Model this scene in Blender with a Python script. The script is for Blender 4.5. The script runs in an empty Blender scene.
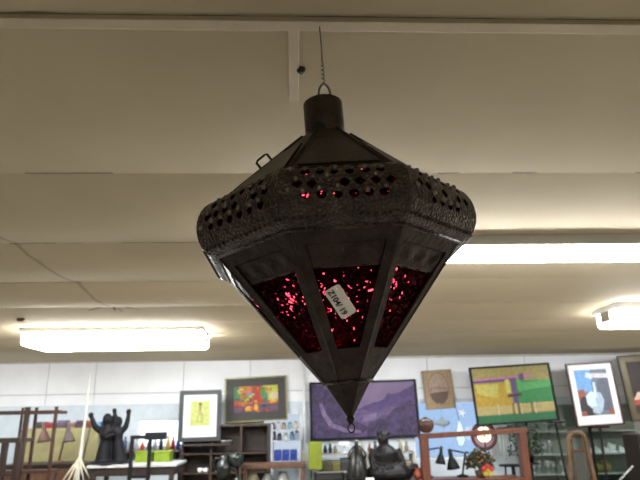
import bpy, bmesh, math, random
from mathutils import Vector, Matrix, noise
random.seed(7)
scene = bpy.context.scene
COL = scene.collection
PI = math.pi
R_ = math.radians

# ------------------------------------------------------------------ camera
FPX = 560.0
PITCH, YAW, ROLL = R_(17.6), R_(2.56), math.atan(.0195)
CAM = Vector((0, 0, 1.65))
F = Vector((math.sin(YAW)*math.cos(PITCH), math.cos(YAW)*math.cos(PITCH), math.sin(PITCH)))
R0 = Vector((math.cos(YAW), -math.sin(YAW), 0))
U0 = R0.cross(F)
U = U0*math.cos(ROLL) + R0*math.sin(ROLL)
R = R0*math.cos(ROLL) - U0*math.sin(ROLL)
cd = bpy.data.cameras.new('camera')
cd.sensor_width = 36; cd.lens = FPX*36/640; cd.clip_start = .02
cd.dof.use_dof = True; cd.dof.focus_distance = .98; cd.dof.aperture_fstop = 8
cam = bpy.data.objects.new('camera', cd); COL.objects.link(cam)
cam.matrix_world = Matrix(((R.x, U.x, -F.x, CAM.x), (R.y, U.y, -F.y, CAM.y), (R.z, U.z, -F.z, CAM.z), (0, 0, 0, 1)))
scene.camera = cam

def ray(px, py): return F + R*((px-320)/FPX) + U*((240-py)/FPX)
def at(px, py, Y):                       # the point of the vertical plane y=Y that shows at a pixel of the photo
    d = ray(px, py); return CAM + d*(Y/d.y)
def at_z(px, py, z):
    d = ray(px, py); return CAM + d*((z-CAM.z)/d.z)
def zz(py, Y, px=320): return at(px, py, Y).z
def xx(px, Y, py=445): return at(px, py, Y).x

# ------------------------------------------------------------------ materials
MATS = {}
def mat(name, col, rough=.5, metal=0, var=.12, vscale=12, bump=0, bscale=60, emit=0, spec=.5, coat=0):
    if name in MATS: return MATS[name]
    m = bpy.data.materials.new(name); m.use_nodes = True
    nt = m.node_tree; b = nt.nodes['Principled BSDF']
    b.inputs['Roughness'].default_value = rough; b.inputs['Metallic'].default_value = metal
    b.inputs['Specular IOR Level'].default_value = spec
    b.inputs['Coat Weight'].default_value = coat
    c = (*col, 1)
    tc = nt.nodes.new('ShaderNodeTexCoord')
    if var > 0:
        n = nt.nodes.new('ShaderNodeTexNoise'); n.inputs['Scale'].default_value = vscale; n.inputs['Detail'].default_value = 4
        nt.links.new(tc.outputs['Object'], n.inputs['Vector'])
        r = nt.nodes.new('ShaderNodeValToRGB')
        r.color_ramp.elements[0].position = .3; r.color_ramp.elements[1].position = .7
        r.color_ramp.elements[0].color = (*[x*(1-var) for x in col], 1)
        r.color_ramp.elements[1].color = (*[min(1, x*(1+var)) for x in col], 1)
        nt.links.new(n.outputs['Fac'], r.inputs['Fac']); nt.links.new(r.outputs['Color'], b.inputs['Base Color'])
    else:
        b.inputs['Base Color'].default_value = c
    if bump > 0:
        n2 = nt.nodes.new('ShaderNodeTexNoise'); n2.inputs['Scale'].default_value = bscale; n2.inputs['Detail'].default_value = 3
        nt.links.new(tc.outputs['Object'], n2.inputs['Vector'])
        bp = nt.nodes.new('ShaderNodeBump'); bp.inputs['Strength'].default_value = bump; bp.inputs['Distance'].default_value = .01
        nt.links.new(n2.outputs['Fac'], bp.inputs['Height']); nt.links.new(bp.outputs['Normal'], b.inputs['Normal'])
    if emit > 0:
        b.inputs['Emission Color'].default_value = c; b.inputs['Emission Strength'].default_value = emit
    MATS[name] = m; return m

def wood(name, c1, c2, rough=.45, scale=6):
    if name in MATS: return MATS[name]
    m = bpy.data.materials.new(name); m.use_nodes = True; nt = m.node_tree; b = nt.nodes['Principled BSDF']
    tc = nt.nodes.new('ShaderNodeTexCoord'); mp = nt.nodes.new('ShaderNodeMapping'); mp.inputs['Scale'].default_value = (6, 6, 1)
    n = nt.nodes.new('ShaderNodeTexNoise'); n.inputs['Scale'].default_value = scale; n.inputs['Detail'].default_value = 6
    r = nt.nodes.new('ShaderNodeValToRGB'); r.color_ramp.elements[0].position = .35; r.color_ramp.elements[1].position = .65
    r.color_ramp.elements[0].color = (*c1, 1); r.color_ramp.elements[1].color = (*c2, 1)
    nt.links.new(tc.outputs['Object'], mp.inputs['Vector']); nt.links.new(mp.outputs['Vector'], n.inputs['Vector'])
    nt.links.new(n.outputs['Fac'], r.inputs['Fac']); nt.links.new(r.outputs['Color'], b.inputs['Base Color'])
    b.inputs['Roughness'].default_value = rough
    MATS[name] = m; return m

def thin_glass(name, tint, refl=.12, rough=.02):
    if name in MATS: return MATS[name]
    m = bpy.data.materials.new(name); m.use_nodes = True; nt = m.node_tree; nt.nodes.clear()
    o = nt.nodes.new('ShaderNodeOutputMaterial'); t = nt.nodes.new('ShaderNodeBsdfTransparent'); g = nt.nodes.new('ShaderNodeBsdfGlossy')
    t.inputs['Color'].default_value = (*tint, 1); g.inputs['Roughness'].default_value = rough
    mx = nt.nodes.new('ShaderNodeMixShader'); mx.inputs['Fac'].default_value = refl
    nt.links.new(t.outputs[0], mx.inputs[1]); nt.links.new(g.outputs[0], mx.inputs[2]); nt.links.new(mx.outputs[0], o.inputs[0])
    MATS[name] = m; return m

def red_glass(name='red_hammered_glass', glint_mix=0, zmin=None):
    m = bpy.data.materials.new(name); m.use_nodes = True; nt = m.node_tree; nt.nodes.clear()
    o = nt.nodes.new('ShaderNodeOutputMaterial'); g = nt.nodes.new('ShaderNodeBsdfGlass')
    g.inputs['Color'].default_value = (.33, .085, .12, 1); g.inputs['Roughness'].default_value = 0; g.inputs['IOR'].default_value = 1.45
    tc = nt.nodes.new('ShaderNodeTexCoord'); ge = nt.nodes.new('ShaderNodeNewGeometry')
    v = nt.nodes.new('ShaderNodeTexVoronoi'); v.inputs['Scale'].default_value = 190
    nt.links.new(tc.outputs['Object'], v.inputs['Vector'])
    def vm(op, a, b):
        n = nt.nodes.new('ShaderNodeVectorMath'); n.operation = op
        for i, q in enumerate((a, b)):
            if q is None: continue
            if isinstance(q, tuple): n.inputs[i].default_value = q
            else: nt.links.new(q, n.inputs[i])
        return n.outputs[0]
    k = vm('MULTIPLY', vm('SUBTRACT', v.outputs['Color'], (.5, .5, .5)), (1.15, 1.15, 1.15))
    nn = vm('NORMALIZE', vm('ADD', ge.outputs['Normal'], k), None)
    nt.links.new(nn, g.inputs['Normal'])
    if glint_mix:
        gl = nt.nodes.new('ShaderNodeBsdfGlossy'); gl.inputs['Color'].default_value = (.17, .013, .024, 1); gl.inputs['Roughness'].default_value = .05
        nt.links.new(nn, gl.inputs['Normal'])
        mx = nt.nodes.new('ShaderNodeMixShader')
        # red gloss added to the glass to give glints, masked by noise
        pn = nt.nodes.new('ShaderNodeTexNoise'); pn.inputs['Scale'].default_value = 26; pn.inputs['Detail'].default_value = 1
        nt.links.new(tc.outputs['Object'], pn.inputs['Vector'])
        gt = nt.nodes.new('ShaderNodeMath'); gt.operation = 'GREATER_THAN'; gt.inputs[1].default_value = .49 if zmin else .1; nt.links.new(pn.outputs['Fac'], gt.inputs[0])
        fac = gt.outputs[0]
        if zmin:
            sp = nt.nodes.new('ShaderNodeSeparateXYZ'); nt.links.new(tc.outputs['Object'], sp.inputs[0])
            zg = nt.nodes.new('ShaderNodeMath'); zg.operation = 'GREATER_THAN'; zg.inputs[1].default_value = zmin; nt.links.new(sp.outputs['Z'], zg.inputs[0])
            ml = nt.nodes.new('ShaderNodeMath'); ml.operation = 'MULTIPLY'; nt.links.new(fac, ml.inputs[0]); nt.links.new(zg.outputs[0], ml.inputs[1]); fac = ml.outputs[0]
        m2 = nt.nodes.new('ShaderNodeMath'); m2.operation = 'MULTIPLY'; m2.inputs[1].default_value = glint_mix; nt.links.new(fac, m2.inputs[0])
        nt.links.new(m2.outputs[0], mx.inputs[0])
        nt.links.new(g.outputs[0], mx.inputs[1]); nt.links.new(gl.outputs[0], mx.inputs[2]); nt.links.new(mx.outputs[0], o.inputs[0])
    else: nt.links.new(g.outputs[0], o.inputs[0])
    return m

# ------------------------------------------------------------------ mesh builder
class MB:
    def __init__(s): s.bm = bmesh.new(); s.mi = 0
    def _f(s, vs):
        try:
            f = s.bm.faces.new(vs); f.material_index = s.mi; return f
        except ValueError: return None
    def box(s, lo, hi, rot=None, c=None):
        x0, y0, z0 = lo; x1, y1, z1 = hi
        P = [Vector(p) for p in ((x0,y0,z0),(x1,y0,z0),(x1,y1,z0),(x0,y1,z0),(x0,y0,z1),(x1,y0,z1),(x1,y1,z1),(x0,y1,z1))]
        if rot is not None:
            cc = Vector(c) if c is not None else (P[0]+P[6])/2
            P = [rot @ (p-cc) + cc for p in P]
        v = [s.bm.verts.new(p) for p in P]
        for q in ((0,3,2,1),(4,5,6,7),(0,1,5,4),(1,2,6,5),(2,3,7,6),(3,0,4,7)): s._f([v[i] for i in q])
        return s
    def cbox(s, c, d, rot=None):
        c = Vector(c); d = Vector(d)/2; return s.box(c-d, c+d, rot, c)
    def tube(s, pts, rad, n=10, cap=True, closed=False):
        pts = [Vector(p) for p in pts]
        if not hasattr(rad, '__len__'): rad = [rad]*len(pts)
        rings = []; prev = None
        for i, p in enumerate(pts):
            if closed: t = pts[(i+1) % len(pts)] - pts[i-1]
            else: t = pts[min(i+1, len(pts)-1)] - pts[max(i-1, 0)]
            t.normalize()
            if prev is None:
                a = Vector((0, 0, 1)) if abs(t.z) < .9 else Vector((1, 0, 0))
                e = t.cross(a).normalized()
            else: e = (prev - t*prev.dot(t)).normalized()
            prev = e; g = t.cross(e)
            rings.append([s.bm.verts.new(p + (e*math.cos(2*PI*k/n) + g*math.sin(2*PI*k/n))*rad[i]) for k in range(n)])
        m = len(rings)
        for i in range(m if closed else m-1):
            A, B = rings[i], rings[(i+1) % m]
            for k in range(n): 
                f = s._f([A[k], A[(k+1) % n], B[(k+1) % n], B[k]])
                if f: f.smooth = True
        if cap and not closed: s._f(rings[0][::-1]); s._f(rings[-1])
        return s
    def lathe(s, prof, c=(0,0,0), n=20, smooth=True, rot=None, scale=(1,1,1)):
        c = Vector(c); rings = []
        for r, z in prof:
            ring = []
            for k in range(n):
                p = Vector((r*math.cos(2*PI*k/n)*scale[0], r*math.sin(2*PI*k/n)*scale[1], z*scale[2]))
                if rot is not None: p = rot @ p
                ring.append(s.bm.verts.new(c+p))
            rings.append(ring)
        for A, B in zip(rings, rings[1:]):
            for k in range(n):
                f = s._f([A[k], A[(k+1) % n], B[(k+1) % n], B[k]])
                if f: f.smooth = smooth
        if prof[0][0] > 1e-5: s._f(rings[0][::-1])
        if prof[-1][0] > 1e-5: s._f(rings[-1])
        return s
    def ball(s, c, r, n=14, rot=None):
        if not hasattr(r, '__len__'): r = (r, r, r)
        prof = [(max(1e-6, math.sin(PI*i/n)), -math.cos(PI*i/n)) for i in range(n+1)]
        return s.lathe(prof, c, n=n+2, rot=rot, scale=r)
    def quad(s, pts): s._f([s.bm.verts.new(Vector(p)) for p in pts]); return s
    def build(s, name, mats, parent=None, world=True, bevel=0, solid=0, remesh=0, sub=0):
        me = bpy.data.meshes.new(name)
        bmesh.ops.remove_doubles(s.bm, verts=s.bm.verts, dist=1e-6)
        bmesh.ops.recalc_face_normals(s.bm, faces=s.bm.faces)
        if world and parent is not None: bmesh.ops.translate(s.bm, verts=s.bm.verts, vec=-ORG[parent.name])
        s.bm.to_mesh(me); s.bm.free()
        o = bpy.data.objects.new(name, me); COL.objects.link(o)
        for m in (mats if isinstance(mats, (list, tuple)) else [mats]): me.materials.append(m)
        if parent is not None: o.parent = parent
        if parent is not None: ORG[o.name] = ORG[parent.name]
        else: ORG[o.name] = Vector((0,0,0))
        if solid: d = o.modifiers.new('s', 'SOLIDIFY'); d.thickness = solid; d.offset = 0
        if bevel: d = o.modifiers.new('b', 'BEVEL'); d.width = bevel; d.segments = 2; d.limit_method = 'ANGLE'
        if remesh:
            d = o.modifiers.new('r', 'REMESH'); d.mode = 'VOXEL'; d.voxel_size = remesh; d.use_smooth_shade = True
            d = o.modifiers.new('sm', 'SMOOTH'); d.iterations = 3
        if sub: d = o.modifiers.new('u', 'SUBSURF'); d.levels = sub; d.render_levels = sub
        return o
ORG = {}
def tag(o, label=None, cat=None, group=None, kind=None):
    if label: o['label'] = label
    if cat: o['category'] = cat
    if group: o['group'] = group
    if kind: o['kind'] = kind
    return o
def thing(name, loc, label, cat, group=None):
    o = bpy.data.objects.new(name, None); COL.objects.link(o); o.location = loc; o.empty_display_size = .05
    ORG[o.name] = Vector(loc)
    return tag(o, label, cat, group)
def single(mb, name, mats, label, cat, loc, group=None, **k):   # a thing that is one mesh, its origin at its base
    bmesh.ops.translate(mb.bm, verts=mb.bm.verts, vec=-Vector(loc))
    o = mb.build(name, mats, None, **k); o.location = loc; ORG[o.name] = Vector(loc)
    return tag(o, label, cat, group)
def copy_tree(o, parent=None):
    c = o.copy(); COL.objects.link(c)
    if parent is not None: c.parent = parent
    for ch in [x for x in bpy.data.objects if x.parent == o]: copy_tree(ch, c)
    return c
def struct(o): o['kind'] = 'structure'; return o

# palette
M_black = mat('black_metal', (.007, .007, .008), .5, .1, bump=.1, spec=.2)
M_white = mat('white_paint', (.75, .76, .77), .5)
M_dkwood = wood('dark_wood', (.014, .0085, .007), (.034, .02, .014))
M_redwood = wood('red_brown_wood', (.028, .012, .009), (.055, .024, .017))
M_orwood = wood('orange_wood', (.085, .024, .012), (.14, .043, .021))
M_brwood = wood('brown_wood', (.065, .03, .017), (.12, .062, .035))
M_bronze = mat('dark_bronze', (.013, .012, .0125), .42, .2, bump=.25, bscale=40, spec=.25)

# ------------------------------------------------------------------ room shell
HC = 2.5; WY = 8.37
def ceiling_material():
    m = bpy.data.materials.new('ceiling_board'); m.use_nodes = True; nt = m.node_tree; b = nt.nodes['Principled BSDF']
    b.inputs['Roughness'].default_value = .75; b.inputs['Specular IOR Level'].default_value = .25
    g = nt.nodes.new('ShaderNodeNewGeometry'); sp = nt.nodes.new('ShaderNodeSeparateXYZ'); nt.links.new(g.outputs['Position'], sp.inputs[0])
    def mth(op, a, bb=None, c=None):
        n = nt.nodes.new('ShaderNodeMath'); n.operation = op
        for i, v in enumerate((a, bb, c)):
            if v is None: continue
            if isinstance(v, (int, float)): n.inputs[i].default_value = v
            else: nt.links.new(v, n.inputs[i])
        return n.outputs[0]
    ns = nt.nodes.new('ShaderNodeTexNoise'); ns.inputs['Scale'].default_value = 1.6; ns.inputs['Detail'].default_value = 3
    nt.links.new(g.outputs['Position'], ns.inputs['Vector'])
    n2 = nt.nodes.new('ShaderNodeTexNoise'); n2.inputs['Scale'].default_value = 5; n2.inputs['Detail'].default_value = 5
    nt.links.new(g.outputs['Position'], n2.inputs['Vector'])
    y = mth('ADD', sp.outputs['Y'], mth('MULTIPLY', mth('SUBTRACT', n2.outputs['Fac'], .5), .03))
    u = mth('FRACT', mth('DIVIDE', mth('SUBTRACT', y, 1.04-8.3), .83))
    d = mth('MINIMUM', u, mth('SUBTRACT', 1, u))
    crack = mth('MULTIPLY', mth('LESS_THAN', d, .008), mth('GREATER_THAN', ns.outputs['Fac'], .52))
    x0 = at_z(0, 237, HC).x
    dx = mth('ABSOLUTE', mth('SUBTRACT', mth('ADD', sp.outputs['X'], mth('MULTIPLY', mth('SUBTRACT', n2.outputs['Fac'], .5), .05)), x0+.02))
    seam = mth('MULTIPLY', mth('LESS_THAN', dx, .012), mth('LESS_THAN', sp.outputs['Y'], 4.5))
    tot = mth('MINIMUM', 1, mth('ADD', mth('MULTIPLY', crack, .6), mth('MULTIPLY', seam, .35)))
    r = nt.nodes.new('ShaderNodeValToRGB'); r.color_ramp.elements[0].color = (.445, .385, .265, 1); r.color_ramp.elements[1].color = (.515, .447, .315, 1)
    nt.links.new(n2.outputs['Fac'], r.inputs['Fac'])
    mx = nt.nodes.new('ShaderNodeMixRGB'); mx.inputs[2].default_value = (.08, .06, .045, 1)
    nt.links.new(tot, mx.inputs[0]); nt.links.new(r.outputs[0], mx.inputs[1]); nt.links.new(mx.outputs[0], b.inputs['Base Color'])
    return m
def sag(x, y):
    t = (y-1.04)/.83; k = math.floor(t); u = t-k
    n = noise.noise(Vector((x*.45, k*3.1, 1.7)))
    amp = (.028 if x < 0 else .028*max(.3, 1-x*.5)) * (1+.9*n)
    if k <= 0: amp *= .35
    return -amp*4*u*(1-u)*(.75+.5*u)
mb = MB(); NX, per = 72, 10
ys = []
k0 = math.floor((-3-1.04)/.83); 
yy = [1.04+.83*(k0+i/per) for i in range(0, 15*per)]
ys = [-3.0]+[y for y in yy if -3.0 < y < WY+.1]+[WY+.12]
vs = [[mb.bm.verts.new((-6.1+12.2*i/NX, y, HC+sag(-6.1+12.2*i/NX, y))) for i in range(NX+1)] for y in ys]
for j in range(len(ys)-1):
    for i in range(NX): 
        mb._f([vs[j][i], vs[j+1][i], vs[j+1][i+1], vs[j][i+1]])
# sheet above keeps the slab closed
mb.quad([(-6.1,-3,HC+.05),(6.1,-3,HC+.05),(6.1,WY+.12,HC+.05),(-6.1,WY+.12,HC+.05)])
struct(mb.build('ceiling', ceiling_material()))
M_wall = mat('white_wall_board', (.80, .82, .85), .7, var=.04, vscale=3)
M_wall2 = mat('blue_grey_wall', (.58, .66, .72), .7, var=.06)
M_trim = mat('beige_trim', (.50, .43, .30), .6, var=.06)
struct(MB().box((-6.1,-3,-.1),(6.1,WY+.12,0)).build('floor', wood('floor_boards', (.24,.22,.19), (.32,.295,.26), .4)))
M_side = mat('cream_wall', (.6, .55, .45), .8, var=.05)
struct(MB().box((-6.1,-3,0),(-6,WY,HC+.04)).build('wall_left', M_side))
struct(MB().box((6,-3,0),(6.1,WY,HC+.04)).build('wall_right', M_side))
struct(MB().box((-6,-3.1,0),(6,-3,HC+.04)).build('wall_front', M_side))
# back wall: white boards above, blue grey below, with three window openings
zb = zz(401, WY); 
def hole(x0, y0, x1, y1): return (xx(x0, WY), xx(x1, WY), zz(y1, WY), zz(y0, WY))
holes = [hole(136, 416, 222, 444), hole(262, 411, 302, 462), hole(414, 403, 492, 462)]
mb = MB(); mb.mi = 1
xs = sorted({-6, 6, *[h[0] for h in holes], *[h[1] for h in holes]}); zs = sorted({0, zb, *[h[2] for h in holes], *[h[3] for h in holes]})
for a, b_ in zip(xs, xs[1:]):
    for c, d in zip(zs, zs[1:]):
        mx_, mz = (a+b_)/2, (c+d)/2
        if any(h[0] < mx_ < h[1] and h[2] < mz < h[3] for h in holes): continue
        mb.box((a, WY, c), (b_, WY+.1, d))
mb.mi = 0
cuts = [-6, xx(-60, WY), xx(40, WY), xx(89, WY), xx(180, WY), xx(249, WY), xx(350, WY), xx(433, WY), xx(535, WY), xx(640, WY), 6]
zm = zz(390, WY)
for a, b_ in zip(cuts, cuts[1:]):
    mb.box((a+.004, WY-.01, zm+.004), (b_-.004, WY+.1, HC+.04))
    mb.box((a+.004, WY-.008, zb), (b_-.004, WY+.1, zm-.004))
mb.mi = 2
mb.box((-6, WY+.03, zb), (6, WY+.1, HC+.04))
struct(mb.build('wall_back', [M_wall, M_wall2, mat('groove_shadow', (.3, .3, .3))]))
tints = [(.6, .62, .65), (.16, .17, .18), (.115, .155, .21)]
for i, h in enumerate(holes):
    w = MB(); t = .025
    w.box((h[0], WY+.02, h[2]), (h[0]+t, WY+.08, h[3])); w.box((h[1]-t, WY+.02, h[2]), (h[1], WY+.08, h[3]))
    w.box((h[0]+t, WY+.02, h[3]-t), (h[1]-t, WY+.08, h[3])); w.box((h[0]+t, WY+.02, h[2]), (h[1]-t, WY+.08, h[2]+t))
    o = struct(w.build('window_%d' % (i+1), M_white))
    g = MB().box((h[0]+t, WY+.045, h[2]+t), (h[1]-t, WY+.051, h[3]-t)).build('window_pane', thin_glass('pane_%d' % i, [c**.5 for c in tints[i]], .06), o)
    g['kind'] = 'structure'
# battens on the ceiling
c0, c1 = at_z(320, 27, HC), at_z(320, 17, HC)
struct(MB().box((-6, c1.y, HC-.012), (6, c0.y, HC+.02)).build('trim_1', M_trim, bevel=.002))
b0, b1 = at_z(288, 40, HC), at_z(299, 40, HC)
struct(MB().box((b0.x, c0.y, HC-.010), (b1.x, c0.y+.30, HC+.02)).build('trim_2', M_trim, bevel=.002))
struct(MB().box((-6, WY-.035, HC-.035), (6, WY-.011, HC+.02)).build('trim_3', mat('grey_trim', (.5,.48,.44), .6)))
# ------------------------------------------------------------------ lamps on the ceiling
M_tube = mat('lit_tube', (1, .985, .95), .4, var=0, emit=45)
M_house = mat('lamp_housing', (.8, .8, .8), .4, var=.02)
def tube_light(xa, xb, Y, label, twin=True, zdrop=.0, M_tube=M_tube):
    z = HC-.02-zdrop
    t = thing('fluorescent_light', ((xa+xb)/2, Y, z), label, 'ceiling light', 'fluorescent lights on the ceiling')
    MB().box((xa, Y-.13, z-.035), (xb, Y+.13, z+.02)).build('housing', M_house, t, bevel=.005)
    for dy in ((-.035, .035) if twin else (0,)):
        MB().tube([(xa+.03, Y+dy, z-.062), (xb-.03, Y+dy, z-.062)], .019, 12).build('lit_tube', M_tube, t)
    for x in (xa+.012, xb-.012):
        MB().box((x-.014, Y-.058, z-.09), (x+.014, Y+.058, z-.035)).build('end_bracket', mat('bracket', (.35,.33,.28), .5), t, bevel=.004)
    return t
p = at_z(457, 257, HC-.08)
tube_light(at_z(236, 260, HC-.08).x, at_z(722, 256, HC-.08).x, p.y, 'nearest glowing fluorescent tube, running out from behind the hanging lantern to the right')
# ------------------------------------------------------------------ small ceiling bits
M_diff = mat('lit_diffuser', (1, .985, .95), .4, var=0, emit=15)
def box_light(xa, xb, Y0, Y1, drop, label, M_diff=M_diff):
    z = HC-.015
    t = thing('fluorescent_light', ((xa+xb)/2, (Y0+Y1)/2, z), label, 'ceiling light', 'fluorescent lights on the ceiling')
    MB().box((xa, Y0, z-.03), (xb, Y1, z+.02)).build('housing', M_house, t, bevel=.005)
    MB().box((xa+.02, Y0+.01, z-drop), (xb-.02, Y1-.01, z-.03)).build('lit_diffuser', M_diff, t, bevel=.03)
    for x in (xa+.01, xb-.01):
        MB().box((x-.012, (Y0+Y1)/2-.07, z-drop*.75), (x+.012, (Y0+Y1)/2+.07, z-.03)).build('end_bracket', mat('bracket', (.35,.33,.28), .5), t, bevel=.004)
p = at_z(27, 341, HC-.1); q = at_z(205, 338, HC-.1)
box_light(p.x, q.x, 5.3, 5.85, .15, 'long glowing fluorescent light on ceiling left of the hanging lantern')
p = at_z(596, 324, HC-.1)
box_light(p.x-.07, p.x+1.6, 4.4, 4.8, .15, 'fluorescent light with bracket end, cut off by the right edge of the photo')
h = at_z(301, 67, HC)
single(MB().lathe([(.012, 0), (.011, .006), (.006, .012), (.0035, .02)][::-1] and [(.004, 0), (.011, .008), (.012, .02)], (h.x, h.y, h.z-.02)), 'dark_sensor', mat('dark_plastic', (.02,.018,.015), .6),
       'small dark round sensor on the ceiling beside the short batten', 'sensor', (h.x, h.y, h.z-.02))
h = at_z(22, 316, HC)
single(MB().box((h.x-.03, h.y-.02, h.z-.045), (h.x+.03, h.y+.02, h.z)), 'ceiling_bracket', mat('old_brass', (.12,.09,.04), .5),
       'small dark brown box fixed to the ceiling at far left above the long lamp', 'bracket', (h.x, h.y, h.z-.045), bevel=.006)
h = at_z(113, 304, HC)
mb = MB(); rr = random.Random(3)
for ang, L in ((20, .2), (95, .1), (160, .22), (205, .2), (250, .24), (330, .16)):
    a = R_(ang); d = Vector((math.cos(a), math.sin(a), 0)); n_ = Vector((-d.y, d.x, 0)); c = Vector((h.x, h.y, HC-.004))
    mb.quad([c-n_*.02, c+n_*.02, c+d*L+n_*.004+Vector((0,0,-.03)), c+d*L-n_*.004+Vector((0,0,-.03))])
single(mb, 'peeling_tape', mat('old_tape', (.2,.17,.13), .8), 'star of peeling dark tape at the ceiling joint above the left lamp', 'tape', (h.x, h.y, HC-.004), solid=.003)

# ------------------------------------------------------------------ THE LANTERN
YL = 1.07
top = at(322, 97, YL); tip = at(351, 425, YL); ax = (top-tip).normalized()
ydir = (Vector((0,1,0)) - ax*ax.y).normalized(); xdir = ydir.cross(ax)
LM = Matrix(((xdir.x, ydir.x, ax.x, tip.x), (xdir.y, ydir.y, ax.y, tip.y), (xdir.z, ydir.z, ax.z, tip.z), (0,0,0,1)))
lantern = bpy.data.objects.new('hanging_lantern', None); COL.objects.link(lantern); lantern.matrix_world = LM; ORG[lantern.name] = Vector((0,0,0))
tag(lantern, 'large dark pierced metal lantern with red glass hanging from the ceiling on a wire', 'lantern')
S0 = tip.z
YAWL = R_(0)
C8, S8 = math.cos(PI/8), math.sin(PI/8)
def fdir(i): 
    a = YAWL + i*PI/4; return Vector((math.sin(a), -math.cos(a), 0)), Vector((math.cos(a), math.sin(a), 0))
def LP(i, u, Rc, s, off=0):
    n, t = fdir(i); return n*(Rc*C8+off) + t*(u*Rc*S8) + Vector((0,0,s-S0))
def vert(k, Rc, s): return LP(k, 1, Rc, s)
def metal_lantern(name, c1, c2, bstr=.5, rough=.42, vs=90):
    m = bpy.data.materials.new(name); m.use_nodes = True; nt = m.node_tree; b = nt.nodes['Principled BSDF']
    tc = nt.nodes.new('ShaderNodeTexCoord')
    n = nt.nodes.new('ShaderNodeTexNoise'); n.inputs['Scale'].default_value = 24; n.inputs['Detail'].default_value = 6; n.inputs['Roughness'].default_value = .65
    nt.links.new(tc.outputs['Object'], n.inputs['Vector'])
    r = nt.nodes.new('ShaderNodeValToRGB'); r.color_ramp.elements[0].position = .35; r.color_ramp.elements[1].position = .68
    r.color_ramp.elements[0].color = (*c1, 1); r.color_ramp.elements[1].color = (*c2, 1)
    nt.links.new(n.outputs['Fac'], r.inputs['Fac']); nt.links.new(r.outputs[0], b.inputs['Base Color'])
    v = nt.nodes.new('ShaderNodeTexVoronoi'); v.inputs['Scale'].default_value = vs; nt.links.new(tc.outputs['Object'], v.inputs['Vector'])
    ad = nt.nodes.new('ShaderNodeMath'); ad.operation = 'ADD'; nt.links.new(v.outputs['Distance'], ad.inputs[0]); nt.links.new(n.outputs['Fac'], ad.inputs[1])
    bp = nt.nodes.new('ShaderNodeBump'); bp.inputs['Strength'].default_value = bstr; bp.inputs['Distance'].default_value = .003
    nt.links.new(ad.outputs[0], bp.inputs['Height']); nt.links.new(bp.outputs[0], b.inputs['Normal'])
    b.inputs['Metallic'].default_value = .55; b.inputs['Roughness'].default_value = rough
    return m
M_lan = metal_lantern('aged_dark_metal', (.024,.017,.0138), (.056,.041,.033), .3)
M_lan2 = metal_lantern('aged_dark_tin', (.028,.0205,.017), (.078,.06,.05), .8, .3, 170)
M_lroof = metal_lantern('aged_roof_metal', (.032,.023,.018), (.062,.046,.037), .15, .5)
RG = red_glass('red_hammered_glass'); RGB_ = red_glass('red_glint_glass', .12)
sT, sA, sR, sB, sP, sC = 2.302, 2.215, 2.05, 1.985, 1.943, 1.711     # tube top, roof apex, roof edge, bulge, pyramid top, collar
rT, rA, rR, rP, rC = .0425, .047, .229, .237, .045
# top tube (open below, with a notch at the roof) and its cap
mb = MB(); mb.lathe([(rT, sA-.012-S0), (rT, sT-.003-S0), (rT-.004, sT-S0), (1e-6, sT-S0)], n=28)
mb.build('top_tube', M_lroof, lantern)
mb = MB()
pts = [Vector((.006+.0125*math.cos(a), 0, sT+.022-S0+.026*math.sin(a))) for a in [2*PI*k/20 for k in range(20)]]
mb.tube(pts, .0027, 8, closed=True); mb.build('hanging_ring', mat('steel_wire', (.25,.24,.22), .35, .9), lantern)
mb = MB()                                # dark notch plate at the foot of the tube
for k in range(9):
    a0 = PI*k/9; a1 = PI*(k+1)/9
    def cyl(th, z): return Vector(((rT+.0008)*math.sin(th), -(rT+.0008)*math.cos(th), z))
    cx = R_(-24)
    f0, f1 = math.cos(a0)*.42, math.cos(a1)*.42
    mb.quad([cyl(cx+f0, sA-S0-.004), cyl(cx+f0, sA-S0-.004+.028*math.sin(a0)), cyl(cx+f1, sA-S0-.004+.028*math.sin(a1)), cyl(cx+f1, sA-S0-.004)])
mb.build('notch', mat('notch_dark', (.008,.006,.005), .9, var=0), lantern)
# roof: eight sheet panels, each with a raised seam and an inset plate
def roof_pt(i, u, t): 
    Rr = rA/C8*.98 + (rR - rA/C8*.98)*t; return LP(i, u, Rr, sA + (sR-sA)*t)
mb = MB()
for i in range(8):
    mb.quad([roof_pt(i,-1,0), roof_pt(i,1,0), roof_pt(i,1,1), roof_pt(i,-1,1)])
mb.build('roof', M_lroof, lantern, solid=.003)
M_inset = metal_lantern('roof_plate_metal', (.022,.017,.014), (.045,.035,.028), .2, .4)
for i in range(8):
    n, t = fdir(i); nn = (n*(sA-sR) + Vector((0,0,rR*C8-rA))).normalized()*.004
    mb = MB(); P = [roof_pt(i,-.62,.34), roof_pt(i,.62,.34), roof_pt(i,.86,.93), roof_pt(i,-.86,.93)]
    mb.quad([p+nn for p in P]); mb.build('roof_plate', M_inset, lantern, solid=.003)
    mb = MB(); mb.tube([roof_pt(i,1,.02)+nn*.3, roof_pt(i,1,.99)+nn*.3], .0042, 8); mb.build('roof_seam', M_lan, lantern)
# latch loop standing on the left roof face
n, t = fdir(-2); 
a0 = roof_pt(-2, .8, .40); a1 = roof_pt(-2, .8, .53); up = Vector((-.013, -.004, .018))
mb = MB(); mb.tube([a0, a0+up, a0+up*1.08+(a1-a0)*.15, a1+up*1.08-(a1-a0)*.15, a1+up, a1], .0026, 6); mb.build('latch_loop', M_lan, lantern)
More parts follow.
